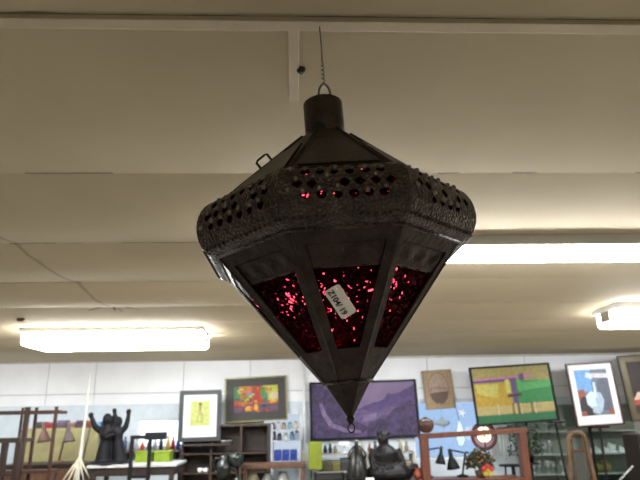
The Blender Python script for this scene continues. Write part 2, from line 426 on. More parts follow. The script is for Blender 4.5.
# bulging pierced band
def band_pt(i, u, v, off=0):
    r = rR+(rP-rR)*v + .044*math.sin(PI*v)**.85
    s = sR - (sR-sP)*(.5-.5*math.cos(PI*v))*1.0
    return LP(i, u, r+off, s)
mb = MB()
rg = random.Random(21)
def cell(i, u0, u1, v0, v1, holed, shape=0):
    """one square of the pierced sheet, with a cut-out if holed"""
    cu, cv, hu, hv = (u0+u1)/2, (v0+v1)/2, (u1-u0)/2, (v1-v0)/2
    sq = [(-1,-1),(0,-1),(1,-1),(1,0),(1,1),(0,1),(-1,1),(-1,0)]
    if not holed:
        c = [mb.bm.verts.new(band_pt(i, cu+a*hu, cv+b*hv)) for a, b in sq]; mb._f(c); return
    if shape == 0: inn = [(-.42,-.42),(0,-.78),(.42,-.42),(.74,0),(.42,.42),(0,.78),(-.42,.42),(-.74,0)]
    else: inn = [(-.5,-.5),(0,-.62),(.5,-.5),(.6,0),(.36,.4),(0,.62),(-.36,.4),(-.6,0)]
    jx, jy, js = rg.uniform(-.12,.12), rg.uniform(-.12,.12), rg.uniform(.9,1.16)
    inn = [(a*js+jx, b*js+jy) for a, b in inn]
    O = [mb.bm.verts.new(band_pt(i, cu+a*hu, cv+b*hv)) for a, b in sq]
    I = [mb.bm.verts.new(band_pt(i, cu+a*hu, cv+b*hv)) for a, b in inn]
    for k in range(8): mb._f([O[k], O[(k+1)%8], I[(k+1)%8], I[k]])
ROWS = [(.0,.10,0), (.10,.235,1), (.235,.37,2), (.37,.505,1), (.505,.63,2), (.63,.75,0), (.75,.88,0), (.88,1,0)]
NC = 7
for i in range(8):
    for v0, v1, kind in ROWS:
        if kind == 0:
            for c in range(6): cell(i, -1+2*c/6, -1+2*(c+1)/6, v0, v1, False)
        else:
            e = .84; w = 2*e/NC
            if kind == 1: us = [-1, -e] + [-e+w*k for k in range(1, NC+1)] + [1]
            else: us = [-1, -e+w*.5] + [-e+w*(k+.5) for k in range(1, NC)] + [1]
            for a, b_ in zip(us, us[1:]):
                cell(i, a, b_, v0, v1, (b_-a) < w*1.05 and not a == -1 and not b_ == 1 and rg.random() > .07, kind-1)
# embossed bosses on the band, brighter tin put in for silver sparkle
for i in range(8):
    e = .84; w = 2*e/NC
    for v, kind in ((.235,0), (.37,.5), (.505,0)):
        for k in range(NC):
            u = -e+w*(k+kind)
            if abs(u) < .9 and rg.random() < .7: mb.mi = 1; mb.ball(band_pt(i, u+rg.uniform(-.03,.03), v+rg.uniform(-.03,.03), .001), rg.uniform(.0026,.0046), 6); mb.mi = 0
for i in range(8):
    for k in range(17): mb.ball(band_pt(i, -.94+1.88*k/16, .80, .0005), .0026, 6)
mb.build('pierced_band', [M_lan2, mat('sparkle_tin', (.20,.19,.175), .28, .9, bump=.3)], lantern, solid=.0022)
for i in range(8):
    mb = MB(); a = [[mb.bm.verts.new(band_pt(i, -.97+1.94*c/6, .06+.62*r/5, -.006)) for c in range(7)] for r in range(6)]
    for r in range(5):
        for c in range(6): mb._f([a[r][c], a[r][c+1], a[r+1][c+1], a[r+1][c]])
    o = mb.build('band_glass', RGB_, lantern, solid=.003)
    if i == 0: o['label'] = 'red glass lining behind the pierced band'
for (Rc, s, r) in ((rR+.003, sR, .004), (rP+.003, sP, .0048)):
    mb = MB(); P = [vert(k, Rc, s) for k in range(8)]
    for k in range(8): mb.tube([P[k], P[(k+1)%8]], r, 8)
    mb.build('edge_rim', M_lan2, lantern)
# unseen bulbs added inside, on wires from the roof, to make red glints
M_glow = mat('glint_bulb', (1, .86, .76), .3, var=0, emit=26)
for k, (bx_, by_, bs_) in enumerate(((-.095,-.03,1.872), (.10,-.03,1.885), (.012,.0,1.862), (-.02,.05,1.895), (.045,-.10,2.012), (-.05,-.10,2.008), (-.13,.0,2.0), (.0,-.11,2.02))):
    mb = MB(); r_ = .0085; z_ = bs_-S0
    mb.lathe([(1e-6, z_-r_), (r_*.75, z_-r_*.7), (r_, z_), (r_*.7, z_+r_*1.1), (1e-6, z_+r_*1.2)], (bx_, by_, 0), n=12)
    o = mb.build('bulb', M_glow, lantern); o['label'] = 'tiny added bulb making glints behind the red glass'
    mb = MB(); mb.tube([(bx_, by_, z_+r_), (bx_*.9, by_*.9, z_+.03), (bx_*.2, by_*.2, 2.10-S0), (0, 0, sA-S0-.005)], .0018, 6); mb.build('glint_bulb_wire', M_lan, lantern)
# lower inverted pyramid
M_emb = metal_lantern('embossed_metal', (.023,.016,.0135), (.058,.041,.034), .35, .45, 110)
def pyr(i, u, t, off=0): return LP(i, u, rP+(rC-rP)*t, sP+(sC-sP)*t, off)
tg0, tg1, ug = .085, .765, .80
mb = MB()
for i in range(8):
    O = [pyr(i,-1,0), pyr(i,1,0), pyr(i,1,1), pyr(i,-1,1)]
    I = [pyr(i,-ug,tg0), pyr(i,ug,tg0), pyr(i,ug*.72,tg1), pyr(i,-ug*.72,tg1)]
    O = [mb.bm.verts.new(p) for p in O]; I = [mb.bm.verts.new(p) for p in I]
    for k in range(4): mb._f([O[k], O[(k+1)%4], I[(k+1)%4], I[k]])
mb.build('panel_frame', M_lan, lantern, solid=.0035)
for i in range(8):
    mb = MB(); mb.tube([pyr(i,1,.0), pyr(i,1,.99)], [.0034,.0026], 8); mb.build('ridge_strip', M_lan, lantern)
    # embossed tin plate filling the upper part of the panel
    tm = .235
    def um(t): return ug + (ug*.72-ug)*(t-tg0)/(tg1-tg0)
    mb = MB(); NU, NT = 26, 9
    g = []
    for r in range(NT+1):
        t = tg0-.01+(tm-tg0+.01)*r/NT; row = []
        for c in range(NU+1):
            u = (-1+2*c/NU)*(um(t)+.02)
            x = (c/NU)*6*PI; y = r/NT
            off = .003*math.sin(x)*math.sin(PI*y)*math.cos(y*5+i)
            row.append(mb.bm.verts.new(pyr(i, u, t, -.003+off)))
        g.append(row)
    for r in range(NT):
        for c in range(NU):
            f = mb._f([g[r][c], g[r][c+1], g[r+1][c+1], g[r+1][c]])
            if f: f.smooth = True
    mb.build('embossed_plate', M_emb, lantern, solid=.0015)
    mb = MB(); mb.quad([pyr(i,-um(tm)-.02,tm-.01,-.004), pyr(i,um(tm)+.02,tm-.01,-.004), pyr(i,ug*.72+.03,tg1+.01,-.004), pyr(i,-ug*.72-.03,tg1+.01,-.004)])
    o = mb.build('glass_panel', RG, lantern, solid=.003)
    if i == 0: o['label'] = 'dark red textured glass panel'
# collar, spike and finial
mb = MB(); P = [vert(k, rC+.003, sC) for k in range(8)]
for k in range(8): mb.tube([P[k], P[(k+1)%8]], .003, 8)
mb.build('collar', M_lan2, lantern)
mb = MB(); sE = 1.652
for i in range(8):
    mb.quad([LP(i,-1,rC,sC), LP(i,1,rC,sC), LP(i,1,.0065,sE), LP(i,-1,.0065,sE)])
mb.lathe([(.0065, sE-S0), (.0085, sE-S0-.004), (.0065, sE-S0-.009), (.004, sE-S0-.013), (1e-6, sE-S0-.015)], n=12)
mb.build('spike', M_lan, lantern)
mb = MB(); mb.tube([Vector((.006*math.cos(a), 0, sE-.021-S0+.008*math.sin(a))) for a in [2*PI*k/14 for k in range(14)]], .0016, 6, closed=True)
mb.build('finial_ring', M_lan2, lantern)
# price tag stuck to the front glass: four corners on that face
LMi = LM.inverted()
P0, P1, P2 = pyr(0,-1,.1), pyr(0,1,.1), pyr(0,0,.7)
fn = (P1-P0).cross(P2-P0).normalized()
if fn.y > 0: fn = -fn
def on_face(px, py, off):
    o = LMi @ CAM; d = LMi.to_3x3() @ ray(px, py); t = ((P0+fn*off)-o).dot(fn)/d.dot(fn); return o+d*t
cor = [on_face(*c, .0045) for c in ((324,292.5), (342.3,320), (357,311), (338.5,283))]
e1 = ((cor[1]-cor[0])+(cor[2]-cor[3])).normalized(); e2 = fn.cross(e1).normalized()
if e2.dot(cor[3]-cor[0]) < 0: e2 = -e2
ctr = sum(cor, Vector())/4; Lh = ((cor[1]-cor[0]).length+(cor[2]-cor[3]).length)/4; Wh = ((cor[3]-cor[0]).length+(cor[2]-cor[1]).length)/4
mb = MB(); ring = []; cr = .005
for (sx, sy, a0) in ((1,1,0), (-1,1,90), (-1,-1,180), (1,-1,270)):
    for k in range(5):
        a = R_(a0+90*k/4); ring.append(mb.bm.verts.new(ctr + e1*(sx*(Lh-cr)+cr*math.cos(a)) + e2*(sy*(Wh-cr)+cr*math.sin(a))))
mb._f(ring)
tagp = mb.build('price_tag', mat('tag_paper', (.92,.91,.88), .6, var=.02), lantern, solid=.0008); tagp['label'] = 'white rounded paper tag with a printed number'
tcu = bpy.data.curves.new('tag_text', 'FONT'); tcu.body = 'Z104/ 19'; tcu.size = .0135; tcu.align_x = 'CENTER'; tcu.align_y = 'CENTER'; tcu.extrude = .0003; tcu.offset = .0003
to = bpy.data.objects.new('tmp_text', tcu); COL.objects.link(to)
dg = bpy.context.evaluated_depsgraph_get(); me = bpy.data.meshes.new_from_object(to.evaluated_get(dg)); bpy.data.objects.remove(to)
lo = min(v.co.x for v in me.vertices); hi = max(v.co.x for v in me.vertices); sc = 2*Lh*.84/(hi-lo)
e3 = e1.cross(e2)
me.transform(Matrix.Translation(ctr - e2*Wh*.34 - e1*Lh*.06 + fn*.0012) @ Matrix(((e1.x,e2.x,e3.x,0),(e1.y,e2.y,e3.y,0),(e1.z,e2.z,e3.z,0),(0,0,0,1))) @ Matrix.Diagonal((sc,sc*1.0,1,1)))
me.name = 'printed_number'; me.materials.clear(); me.materials.append(mat('ink', (.015,.015,.015), .6, var=0))
po = bpy.data.objects.new('printed_number', me); COL.objects.link(po); po.parent = tagp
# wire from the ceiling batten to the ring
wtop = at_z(319.5, 27, HC-.012); wtop.z = HC-.011
rtop = LM @ Vector((.006, 0, sT+.046-S0))
mb = MB(); d = (rtop-wtop)
kn = [wtop, wtop+d*.3+Vector((.0008,0,0)), wtop+d*.62]
tw = [wtop+d*(.64+.36*k/24) + Vector((.0032*math.cos(k*1.3), .0032*math.sin(k*1.3), 0)) for k in range(24)]
mb.tube(kn+tw+[rtop], .0016, 6)
single(mb, 'hanging_wire', mat('steel_wire', (.25,.24,.22), .35, .9), 'thin twisted steel wire from ceiling batten holding the lantern', 'wire', wtop)
# ------------------------------------------------------------------ pictures
def hexc(r, g, b, k=.72): return tuple(k*((c/255)**2.2) for c in (r, g, b))
def cm(r, g, b, rough=.55):
    return mat('paint_%d_%d_%d' % (r, g, b), hexc(r, g, b), rough, var=.18, vscale=22)
def picture(name, cor, Y, label, fw, fmat, layers, mats, depth=.03, matw=None, matm=None, inner=None, edge=None, glass=False, back=None, canvas_name='canvas'):
    """cor: TL TR BR BL pixels; layers: list of (mat index, polygon in 0..1 of canvas, y up)"""
    P = [at(x, y, Y) for x, y in cor]
    w = ((P[1]-P[0]).length+(P[2]-P[3]).length)/2; h = ((P[3]-P[0]).length+(P[2]-P[1]).length)/2
    c = sum(P, Vector())/4; ex = ((P[1]-P[0])+(P[2]-P[3])).normalized(); rol = -math.atan2(ex.z, ex.x)
    rot = Matrix.Rotation(rol, 3, 'Y')
    base = c + rot @ Vector((0, 0, -h/2))
    o = thing(name, base, label, 'picture', 'framed pictures along the back of the shop'); o.rotation_euler = (0, rol, 0)
    ORG[o.name] = Vector((0,0,0))
    a, b = w/2, h
    f = MB()
    f.box((-a,-depth/2,0),(a,depth/2,fw)); f.box((-a,-depth/2,b-fw),(a,depth/2,b)); f.box((-a,-depth/2,fw),(-a+fw,depth/2,b-fw)); f.box((a-fw,-depth/2,fw),(a,depth/2,b-fw))
    fo = f.build('frame', fmat, o, bevel=.004)
    if edge:
        g = MB(); e = edge[0]
        for q in (((-a-e,-depth*.6,-e),(a+e,depth/2,0)), ((-a-e,-depth*.6,b),(a+e,depth/2,b+e)), ((-a-e,-depth*.6,0),(-a,depth/2,b)), ((a,-depth*.6,0),(a+e,depth/2,b))): g.box(*q)
        g.build('frame_edge', edge[1], o)
    MB().box((-a+fw*.5,depth*.15,fw*.5),(a-fw*.5,depth*.45,b-fw*.5)).build('backing', M_dkwood, o)
    x0, x1, z0, z1 = -a+fw, a-fw, fw, b-fw
    if matw:
        MB().box((x0,depth*.05,z0),(x1,depth*.14,z1)).build('picture_mount', matm, o)
        ml, mr, mt_, mbm = matw; x0 += ml*w; x1 -= mr*w; z1 -= mt_*h; z0 += mbm*h
    m = MB()
    for k, (mi, poly) in enumerate(layers):
        m.mi = mi; yy = depth*.04 - .0006*k - .001
        m.quad([(x0+(x1-x0)*u, yy, z0+(z1-z0)*v) for u, v in poly])
    m.build(canvas_name, mats, o)
    return o
RC = lambda u0, v0, u1, v1: [(u0,v0),(u1,v0),(u1,v1),(u0,v1)]
def EL(cu, cv, ru, rv, n=14, a0=0): return [(cu+ru*math.cos(a0+2*PI*k/n), cv+rv*math.sin(a0+2*PI*k/n)) for k in range(n)]
M_char = mat('charcoal_frame', (.022,.025,.03), .5)
M_gold = mat('gold_frame', (.19,.165,.06), .4, .3)
# bottle picture
picture('framed_picture', [(179,391),(221,389.5),(221,441),(179,442)], 7.93, 'picture of a bottle on yellow with wide white mount and charcoal frame', .055, M_char,
    [(0, RC(0,0,1,1)), (1, EL(.5,.32,.17,.2)), (1, RC(.33,.12,.67,.36)), (1, [(.34,.4),(.66,.4),(.56,.62),(.44,.62)]), (2, RC(.44,.6,.56,.82)), (3, RC(.42,.82,.58,.92)), (0, EL(.5,.3,.1,.14))],
    [cm(190,196,112), cm(166,166,96), cm(140,138,80), cm(95,90,55)], matw=(.17,.17,.13,.22), matm=mat('mount_white', (.62,.62,.61), .6, var=.02))
# still life
sl = [(0, RC(0,0,1,1)), (1, RC(0,.3,1,1)), (2, [(.12,.45),(.42,.4),(.4,1),(.12,1)]), (3, RC(.42,.45,.6,1)), (4, [(.68,.45),(1,.4),(1,1),(.66,1)]), (5, RC(0,.5,.12,1)), (6, RC(.6,.55,.72,.95)),
      (7, [(.8,.5),(1,.45),(1,.7),(.82,.72)]), (2, EL(.2,.36,.12,.05)), (8, RC(.33,.4,.4,.62)), (9, EL(.365,.7,.05,.1)), (10, [(.66,.3),(.72,.3),(.77,.62),(.74,.78),(.69,.62)]), (8, EL(.68,.22,.07,.06)),
      (11, EL(.33,.14,.085,.11)), (12, EL(.4,.15,.04,.08)), (11, EL(.5,.18,.05,.13,14)), (3, EL(.52,.82,.07,.09)), (6, EL(.1,.62,.05,.16)), (4, EL(.28,.48,.08,.06)), (13, RC(.1,.0,1,.06)), (12, EL(.12,.28,.05,.05)), (3, EL(.62,.42,.06,.05)), (11, [(.8,.3),(.98,.36),(.96,.48),(.82,.42)])]
rs = random.Random(9)
for k in range(46):
    u, v = rs.random()*.94+.01, rs.random()*.92+.02; du, dv = rs.uniform(.015,.05), rs.uniform(.02,.07)
    cset = (5,6,4,7,2,3,10,8) if v > .45 else (0,13,8,9,2,11,12,3)
    sl.append((rs.choice(cset), EL(min(u,.94), min(v,.92), du, dv, 6, rs.random())))
picture('framed_picture', [(226,379.5),(285,377),(286,418),(227,422)], 8.31, 'colourful still life with fruit and vases in a wide dark mount and thin gold edge', .105, mat('dark_mount', (.035,.035,.032), .6),
    sl, [cm(110,80,105), cm(190,90,60), cm(215,120,50), cm(200,45,40), cm(205,205,80), cm(70,120,60), cm(80,140,50), cm(220,205,170), cm(60,55,70), cm(130,140,190), cm(70,130,130), cm(235,170,30), cm(215,90,30), cm(95,75,70)], edge=(.02, M_gold))
# purple landscape
def jag(pts, n, amp, seed):
    r = random.Random(seed); out = []
    for (a, b), (c, d) in zip(pts, pts[1:]):
        for k in range(n): t = k/n; out.append((a+(c-a)*t, b+(d-b)*t + r.uniform(-amp, amp)))
    return out+[pts[-1]]
def purple(name, c1, c2, scale=7, dist=1.5):
    m = bpy.data.materials.new(name); m.use_nodes = True; nt = m.node_tree; b = nt.nodes['Principled BSDF']; b.inputs['Roughness'].default_value = .6
    tc = nt.nodes.new('ShaderNodeTexCoord'); n = nt.nodes.new('ShaderNodeTexNoise'); n.inputs['Scale'].default_value = scale; n.inputs['Detail'].default_value = 6; n.inputs['Distortion'].default_value = dist
    r = nt.nodes.new('ShaderNodeValToRGB'); r.color_ramp.elements[0].position = .35; r.color_ramp.elements[1].position = .68
    r.color_ramp.elements[0].color = (*hexc(*c1, .46), 1); r.color_ramp.elements[1].color = (*hexc(*c2, .52), 1)
    nt.links.new(tc.outputs['Object'], n.inputs['Vector']); nt.links.new(n.outputs[0], r.inputs[0]); nt.links.new(r.outputs[0], b.inputs['Base Color']); return m
pl = [(0, RC(0,0,1,1)), (1, jag([(0,.62),(.15,.8),(.3,.62),(.45,.52),(.6,.63),(.68,.66),(.74,.78),(.86,.8),(1,.95)], 3, .012, 1)+[(1,.4),(0,.4)]),
      (2, jag([(0,.5),(.3,.42),(.45,.5),(.62,.46),(.8,.55),(1,.5)], 4, .015, 2)+[(1,0),(0,0)]),
      (3, jag([(0,1),(.1,.98),(.22,.85),(.3,.55),(.4,.3),(.55,.15)], 4, .02, 3)+[(.4,0),(0,0)]),
      (3, jag([(.55,.3),(.7,.36),(.85,.55),(1,.7)], 4, .03, 4)+[(1,0),(.5,0)]),
      (4, [(.07,.62),(.10,.64),(.14,.42),(.2,.26),(.32,.16),(.46,.12),(.46,.06),(.3,.10),(.16,.2),(.1,.4)]),
      (4, [(.5,.4),(.62,.42),(.6,.3),(.46,.26)])]
picture('framed_picture', [(309,382.5),(417,379),(419,437),(311,441)], 8.31, 'wide purple landscape painting of mountains and water in a thin black frame', .03, M_black, pl,
    [purple('purple_sky', (150,125,170), (165,140,185), 3, .5), purple('purple_far_hills', (85,60,125), (110,85,150)), purple('purple_water', (95,75,130), (140,115,170), 9), purple('purple_rocks', (58,44,82), (100,80,135), 11), purple('purple_stream', (130,110,155), (165,145,190), 8)])
# sepia oval
M_sep = cm(165,140,105); 
picture('framed_picture', [(423,371),(451,369),(455,408),(425,410)], 8.30, 'small tan picture with a sepia oval landscape inside', .012, mat('tan_edge', hexc(150,130,95), .5),
    [(0, RC(0,0,1,1)), (4, EL(.5,.52,.37,.43,24)), (1, EL(.5,.52,.35,.415,24)), (2, [(.16,.42),(.3,.52),(.55,.47),(.84,.46),(.8,.55),(.5,.58),(.2,.56)]), (3, [(.17,.4),(.4,.42),(.84,.44),(.78,.25),(.62,.12),(.4,.12),(.24,.24)])],
    [M_sep, cm(168,145,125), cm(150,122,102), cm(100,76,66), cm(118,92,72)])
# green abstract
ga = [(0, RC(0,0,1,1)), (1, RC(0,0,1,.14)), (2, [(0,.14),(1,.17),(1,.32),(0,.30)]), (3, [(0,.30),(.46,.30),(.46,.72),(0,.72)]), (4, [(.05,.52),(.3,.45),(.32,.7),(.02,.7)]), (5, [(.55,.32),(1,.32),(1,.72),(.55,.74)]),
      (6, [(.62,.55),(1,.6),(1,.72),(.62,.70)]), (7, [(0,.76),(.68,.78),(.68,.84),(0,.80)]), (8, [(0,.73),(.66,.74),(.66,.79),(0,.77)]), (8, RC(.485,.33,.545,.76)), (9, RC(.41,.52,.465,.77)), (6, RC(.56,.54,.61,.78)),
      (10, [(.42,.44),(.6,.46),(.6,.51),(.42,.49)]), (8, [(.6,.76),(.66,.77),(.66,.86),(.6,.85)]), (7, [(.66,.78),(.76,.8),(.76,.86),(.68,.86)])] + [(11 if k % 2 else 12, RC(u, .13, u+.012, .33)) for k, u in enumerate((.27,.46,.495,.53,.56,.7,.74))]
picture('framed_picture', [(470,367.5),(550,362.5),(558,420.5),(476,426.5)], 7.75, 'green and yellow abstract painting with a purple cross shape in a dark frame', .025, M_black, ga,
    [cm(149,137,76), cm(30,100,62), cm(169,154,97), cm(170,139,34), cm(179,170,83), cm(34,121,62), cm(73,156,82), cm(174,113,143), cm(87,60,113), cm(187,187,82), cm(60,30,39), cm(91,65,52), cm(195,187,156)])
# plain blue and grey abstract behind white mount (generic)
ab = [(0, RC(0,0,1,1)), (1, [(0,.55),(.45,.5),(.5,1),(0,1)]), (2, [(0,.3),(.25,.4),(.2,.58),(0,.56)]), (3, [(0,.0),(.4,.0),(.35,.4),(.1,.42),(0,.3)]), (4, [(.6,.1),(1,.1),(1,.85),(.62,.75)]), (5, [(.5,.82),(1,.8),(1,.9),(.5,.92)]),
      (6, EL(.42,.33,.22,.2,7)), (6, [(.48,.4),(.58,.4),(.56,.72),(.5,.72)]), (7, EL(.62,.32,.13,.2,6)), (6, [(.3,.84),(.5,.78),(.5,.9),(.36,.95)]), (2, [(.84,.0),(1,.0),(1,.12),(.84,.14)]), (7, EL(.5,.12,.18,.1,5)), (2, RC(0,0,.16,.1))]
picture('framed_picture', [(566,364),(614,361),(622,424.5),(576,427.5)], 7.75, 'blue, grey and white abstract print with white mount in a black and red frame', .022, mat('black_red_frame', (.05,.012,.014), .4),
    ab, [cm(110,125,140), cm(110,160,215), cm(150,85,75), cm(55,50,58), cm(92,98,112), cm(215,205,215), cm(200,218,225), cm(170,190,205)], matw=(.12,.12,.09,.14), matm=MATS['mount_white'])
picture('framed_picture', [(620,357.5),(672,353.5),(680,416),(631,420)], 7.75, 'dark painting with pale form over red in a gold frame at the right edge', .075, mat('aged_gold', (.105,.09,.05), .4, .3, bump=.3),
    [(0, RC(0,0,1,1)), (1, RC(0,0,1,.16)), (2, RC(0,.16,1,.3)), (3, [(.02,.27),(.15,.42),(.3,.36),(.6,.3),(.9,.25),(.9,.3),(.1,.26)])], [cm(52,40,38), cm(70,48,45), cm(160,75,62), cm(205,180,165)], edge=(.02, mat('frame_brown', (.04,.025,.02), .4)))
# ------------------------------------------------------------------ BACKGROUND
# --- wooden rack, far left
Y = 6.7
def post(mb, px0, py0, Y, w, z0=0, d=None):
    p = at(px0, py0, Y); mb.box((p.x-w/2, Y-(d or w)/2, z0), (p.x+w/2, Y+(d or w)/2, p.z)); return p
t = thing('wooden_rack', (xx(20, Y), Y, 0), 'tall open rack of thin red-brown wooden posts at the far left edge', 'rack')
for px, yy_, w in ((25, Y-.1, .045), (34, Y+.1, .028), (54, Y-.1, .03), (-8, Y-.1, .045), (20, Y+.1, .022)):
    m = MB(); p = at(px, 430, yy_); m.box((p.x-w/2, yy_-w/2, 0), (p.x+w/2, yy_+w/2, zz(407, Y-.1, 30))); m.build('post', M_redwood, t)
zt = zz(407, Y-.1); 
m = MB(); m.box((xx(-10,Y-.1), Y-.12, zt-.02), (xx(57,Y-.1), Y-.08, zt+.02)); m.box((xx(-8,Y-.1), Y-.08, zt-.02), (xx(-6,Y-.1), Y+.1, zt+.015)); m.box((xx(54,Y-.1), Y-.08, zt-.015), (xx(56,Y-.1), Y+.1, zt+.015)); m.box((xx(-8,Y+.1), Y+.08, zt-.02), (xx(56,Y-.1), Y+.11, zt+.015)); m.build('top_rail', M_redwood, t)
zs_ = zz(439.5, Y-.1, 10)
m = MB(); m.box((xx(-10,Y-.1), Y-.11, zs_-.03), (xx(25,Y-.1), Y+.1, zs_+.01)); m.build('shelf', M_redwood, t)
zs_ = zz(472, Y-.1, 10)
m = MB(); m.box((xx(-10,Y-.1), Y-.11, zs_-.02), (xx(55,Y-.1), Y+.1, zs_+.01)); m.build('shelf', M_redwood, t)
Y = 6.35
t = thing('dark_wooden_frame', (xx(8, Y), Y, 0), 'dark square wooden frame standing in front of the red-brown rack', 'frame')
z1 = zz(443, Y, 5)
for px in (3, 17):
    m = MB(); p = at(px, 460, Y); m.box((p.x-.025, Y-.03, 0), (p.x+.025, Y+.03, z1)); m.build('post', M_dkwood, t)
m = MB(); m.box((xx(-2,Y), Y-.035, z1), (xx(20,Y), Y+.035, z1+.05)); m.build('rail', M_dkwood, t); MB().box((xx(3,Y), Y-.02, zz(473,Y,5)-.03), (xx(17,Y), Y+.02, zz(473,Y,5))).build('rail', M_dkwood, t)
# --- dark sideboard, olive headboard
Y = 7.55; za = zz(462, Y, 80)
x0, x1 = xx(14, Y), xx(92, Y)
t = thing('dark_sideboard', ((x0+x1)/2, Y, 0), 'low dark brown sideboard below the olive padded panel', 'sideboard')
MB().box((x0, Y-.2, 0), (x1, Y+.2, za-.03)).build('body', M_dkwood, t, bevel=.006)
MB().box((x0-.02, Y-.22, za-.03), (x1+.02, Y+.22, za)).build('top', M_dkwood, t, bevel=.006)
for k in range(3):
    a = x0+.02+(x1-x0-.04)*k/3; d = MB().box((a+.01, Y-.215, .1), (a+(x1-x0-.04)/3-.01, Y-.2, za-.06)).build('door', M_brwood, t, bevel=.004)
    MB().ball((a+.06, Y-.225, za-.3), .014, 8).build('knob', M_black, d)
Y = 7.95; z0, z1 = zz(458, Y, 60), zz(428, Y, 60)
t = thing('olive_headboard', (xx(62, Y), Y, 0), 'wide olive green padded panel behind two brown lamps', 'headboard')
MB().box((xx(24,Y), Y-.04, z0-.1), (xx(98,Y), Y+.04, z1)).build('padding', mat('olive_cloth', hexc(172,165,118,.75), .9, bump=.3, bscale=25), t, bevel=.03)
for px in (30, 92):
    MB().box((xx(px,Y)-.03, Y-.03, 0), (xx(px,Y)+.03, Y+.03, z0-.1)).build('leg', M_dkwood, t)
# --- books on a wall shelf above it
Y = 8.22; zs_ = zz(429.5, Y, 70)
t = thing('wall_shelf', (xx(70,Y), Y, zs_-.02), 'narrow wall shelf behind the olive panel holding a row of boxes', 'shelf')
MB().box((xx(22,Y), Y-.12, zs_-.025), (xx(112,Y), Y+.148, zs_)).build('board', M_brwood, t)
for px in (30, 104): MB().box((xx(px,Y)-.012, Y-.1, zs_-.12), (xx(px,Y)+.012, Y+.148, zs_-.025)).build('bracket', M_black, t)
bx = [(36,9,'dark grey',(70,66,70)),(45,11,'bright red',(170,45,50)),(57,9,'grey violet',(120,105,130)),(67,8,'dusty pink',(175,130,130)),(76,8,'plum',(90,60,85)),(85,7,'brick red',(140,70,60)),(93,8,'sky blue',(120,170,215)),(102,7,'navy',(50,60,95))]
for px, w, nm, c in bx:
    a, b_ = xx(px, Y), xx(px+w-.7, Y); hgt = random.uniform(.09, .14)
    t = thing('storage_box', ((a+b_)/2, Y, zs_), nm+' small box in the row on the wall shelf behind the olive panel', 'box', 'small boxes on the wall shelf at left')
    MB().box((a, Y-.07, zs_), (b_, Y+.07, zs_+hgt*.72)).build('box_body', cm(*c), t, bevel=.004)
    MB().box((a-.002, Y-.074, zs_+hgt*.72), (b_+.002, Y+.074, zs_+hgt)).build('lid', cm(*[min(255, v+25) for v in c]), t, bevel=.004)
# --- desk lamps
def desk_lamp(px, pyt, pyb, Y, zbase, w, m, label, group, lean=1):
    s0 = at(px, pyt, Y); s1 = at(px, pyb, Y); hgt = s0.z-s1.z
    bxp = s1.x + lean*w*.9
    t = thing('desk_lamp', (bxp, Y+.08, zbase), label, 'lamp', group)
    c = Vector((s0.x, Y, s1.z)); rt = Matrix.Rotation(R_(-8*lean), 3, 'Y')
    MB().lathe([(w*.5, 0), (w*.46, hgt*.12), (w*.27, hgt*.45), (w*.16, hgt*.58), (w*.14, hgt*.95), (w*.1, hgt), (1e-6, hgt)], c, 20, rot=rt).build('lamp_shade', m, t)
    MB().ball(c+Vector((0,0,hgt*.08)), w*.17, 8).build('bulb', mat('bulb_glass', (.8,.8,.78), .3, var=0), t)
    top_ = Vector((s0.x, Y, s0.z-.02)); el = Vector((bxp+lean*w*.35, Y+.08, s0.z-hgt*.25)); low = Vector((bxp, Y+.08, zbase+.02))
    MB().tube([top_, el], .009, 8).build('upper_arm', m, t); MB().tube([el, low], .011, 8).build('lower_arm', m, t)
    MB().lathe([(w*.42, 0), (w*.42, .015), (w*.1, .03), (1e-6, .03)], (bxp, Y+.08, zbase), 20).build('base', m, t)
    return t
desk_lamp(46.5, 422, 442, 7.4, za, .16, mat('brown_enamel', (.12,.055,.045), .45), 'reddish brown desk lamp seen through the wooden rack', 'desk lamps', 1)
desk_lamp(71, 423, 442, 7.4, za, .15, mat('grey_brown_enamel', (.10,.075,.065), .45), 'grey brown desk lamp beside the tall pale pole', 'desk lamps', 1)
# --- tall pale pole with splayed strands
Y = 7.15
p0, p1 = at(91, 368, Y), at(80, 462, Y)
foot = Vector((p1.x+(p1.x-p0.x)*1.2, Y-.1, 0))
t = thing('pale_pole', foot, 'tall thin pale pole leaning beside the black dancing statue, reaching up to the ceiling', 'pole')
MB().tube([foot, p1, p1.lerp(p0,.5), p0], [.02,.024,.015,.004], 10).build('stem', mat('pale_cane', (.55,.56,.5), .6), t)
for k, (dx, dz) in enumerate(((-.22,-.3),(-.14,-.34),(.12,-.32),(.2,-.25),(-.05,-.36))):
    MB().tube([p1+Vector((0,-.03,.05)), p1+Vector((dx*.5,-.05,dz*.4)), p1+Vector((dx,-.06,dz))], [.012,.01,.005], 6).build('strand', mat('pale_straw', (.5,.46,.36), .7), t)
# --- white-topped table with black statue
Y = 7.1; za = zz(463.5, Y, 135); x0, x1 = xx(94, Y), xx(181, Y)
t = thing('white_table', ((x0+x1)/2, Y, 0), 'white topped dark table carrying the black statue of dancers', 'table')
MB().box((x0, Y-.18, za-.03), (x1, Y+.42, za)).build('tabletop', mat('pale_top', (.42,.43,.44), .45), t, bevel=.005)
MB().box((x0+.03, Y-.15, za-.12), (x1-.03, Y+.39, za-.03)).build('apron', M_dkwood, t)
for a in (x0+.04, x1-.09):
    for b_ in (Y-.15, Y+.34): MB().box((a, b_, 0), (a+.05, b_+.05, za-.12)).build('leg', M_dkwood, t)
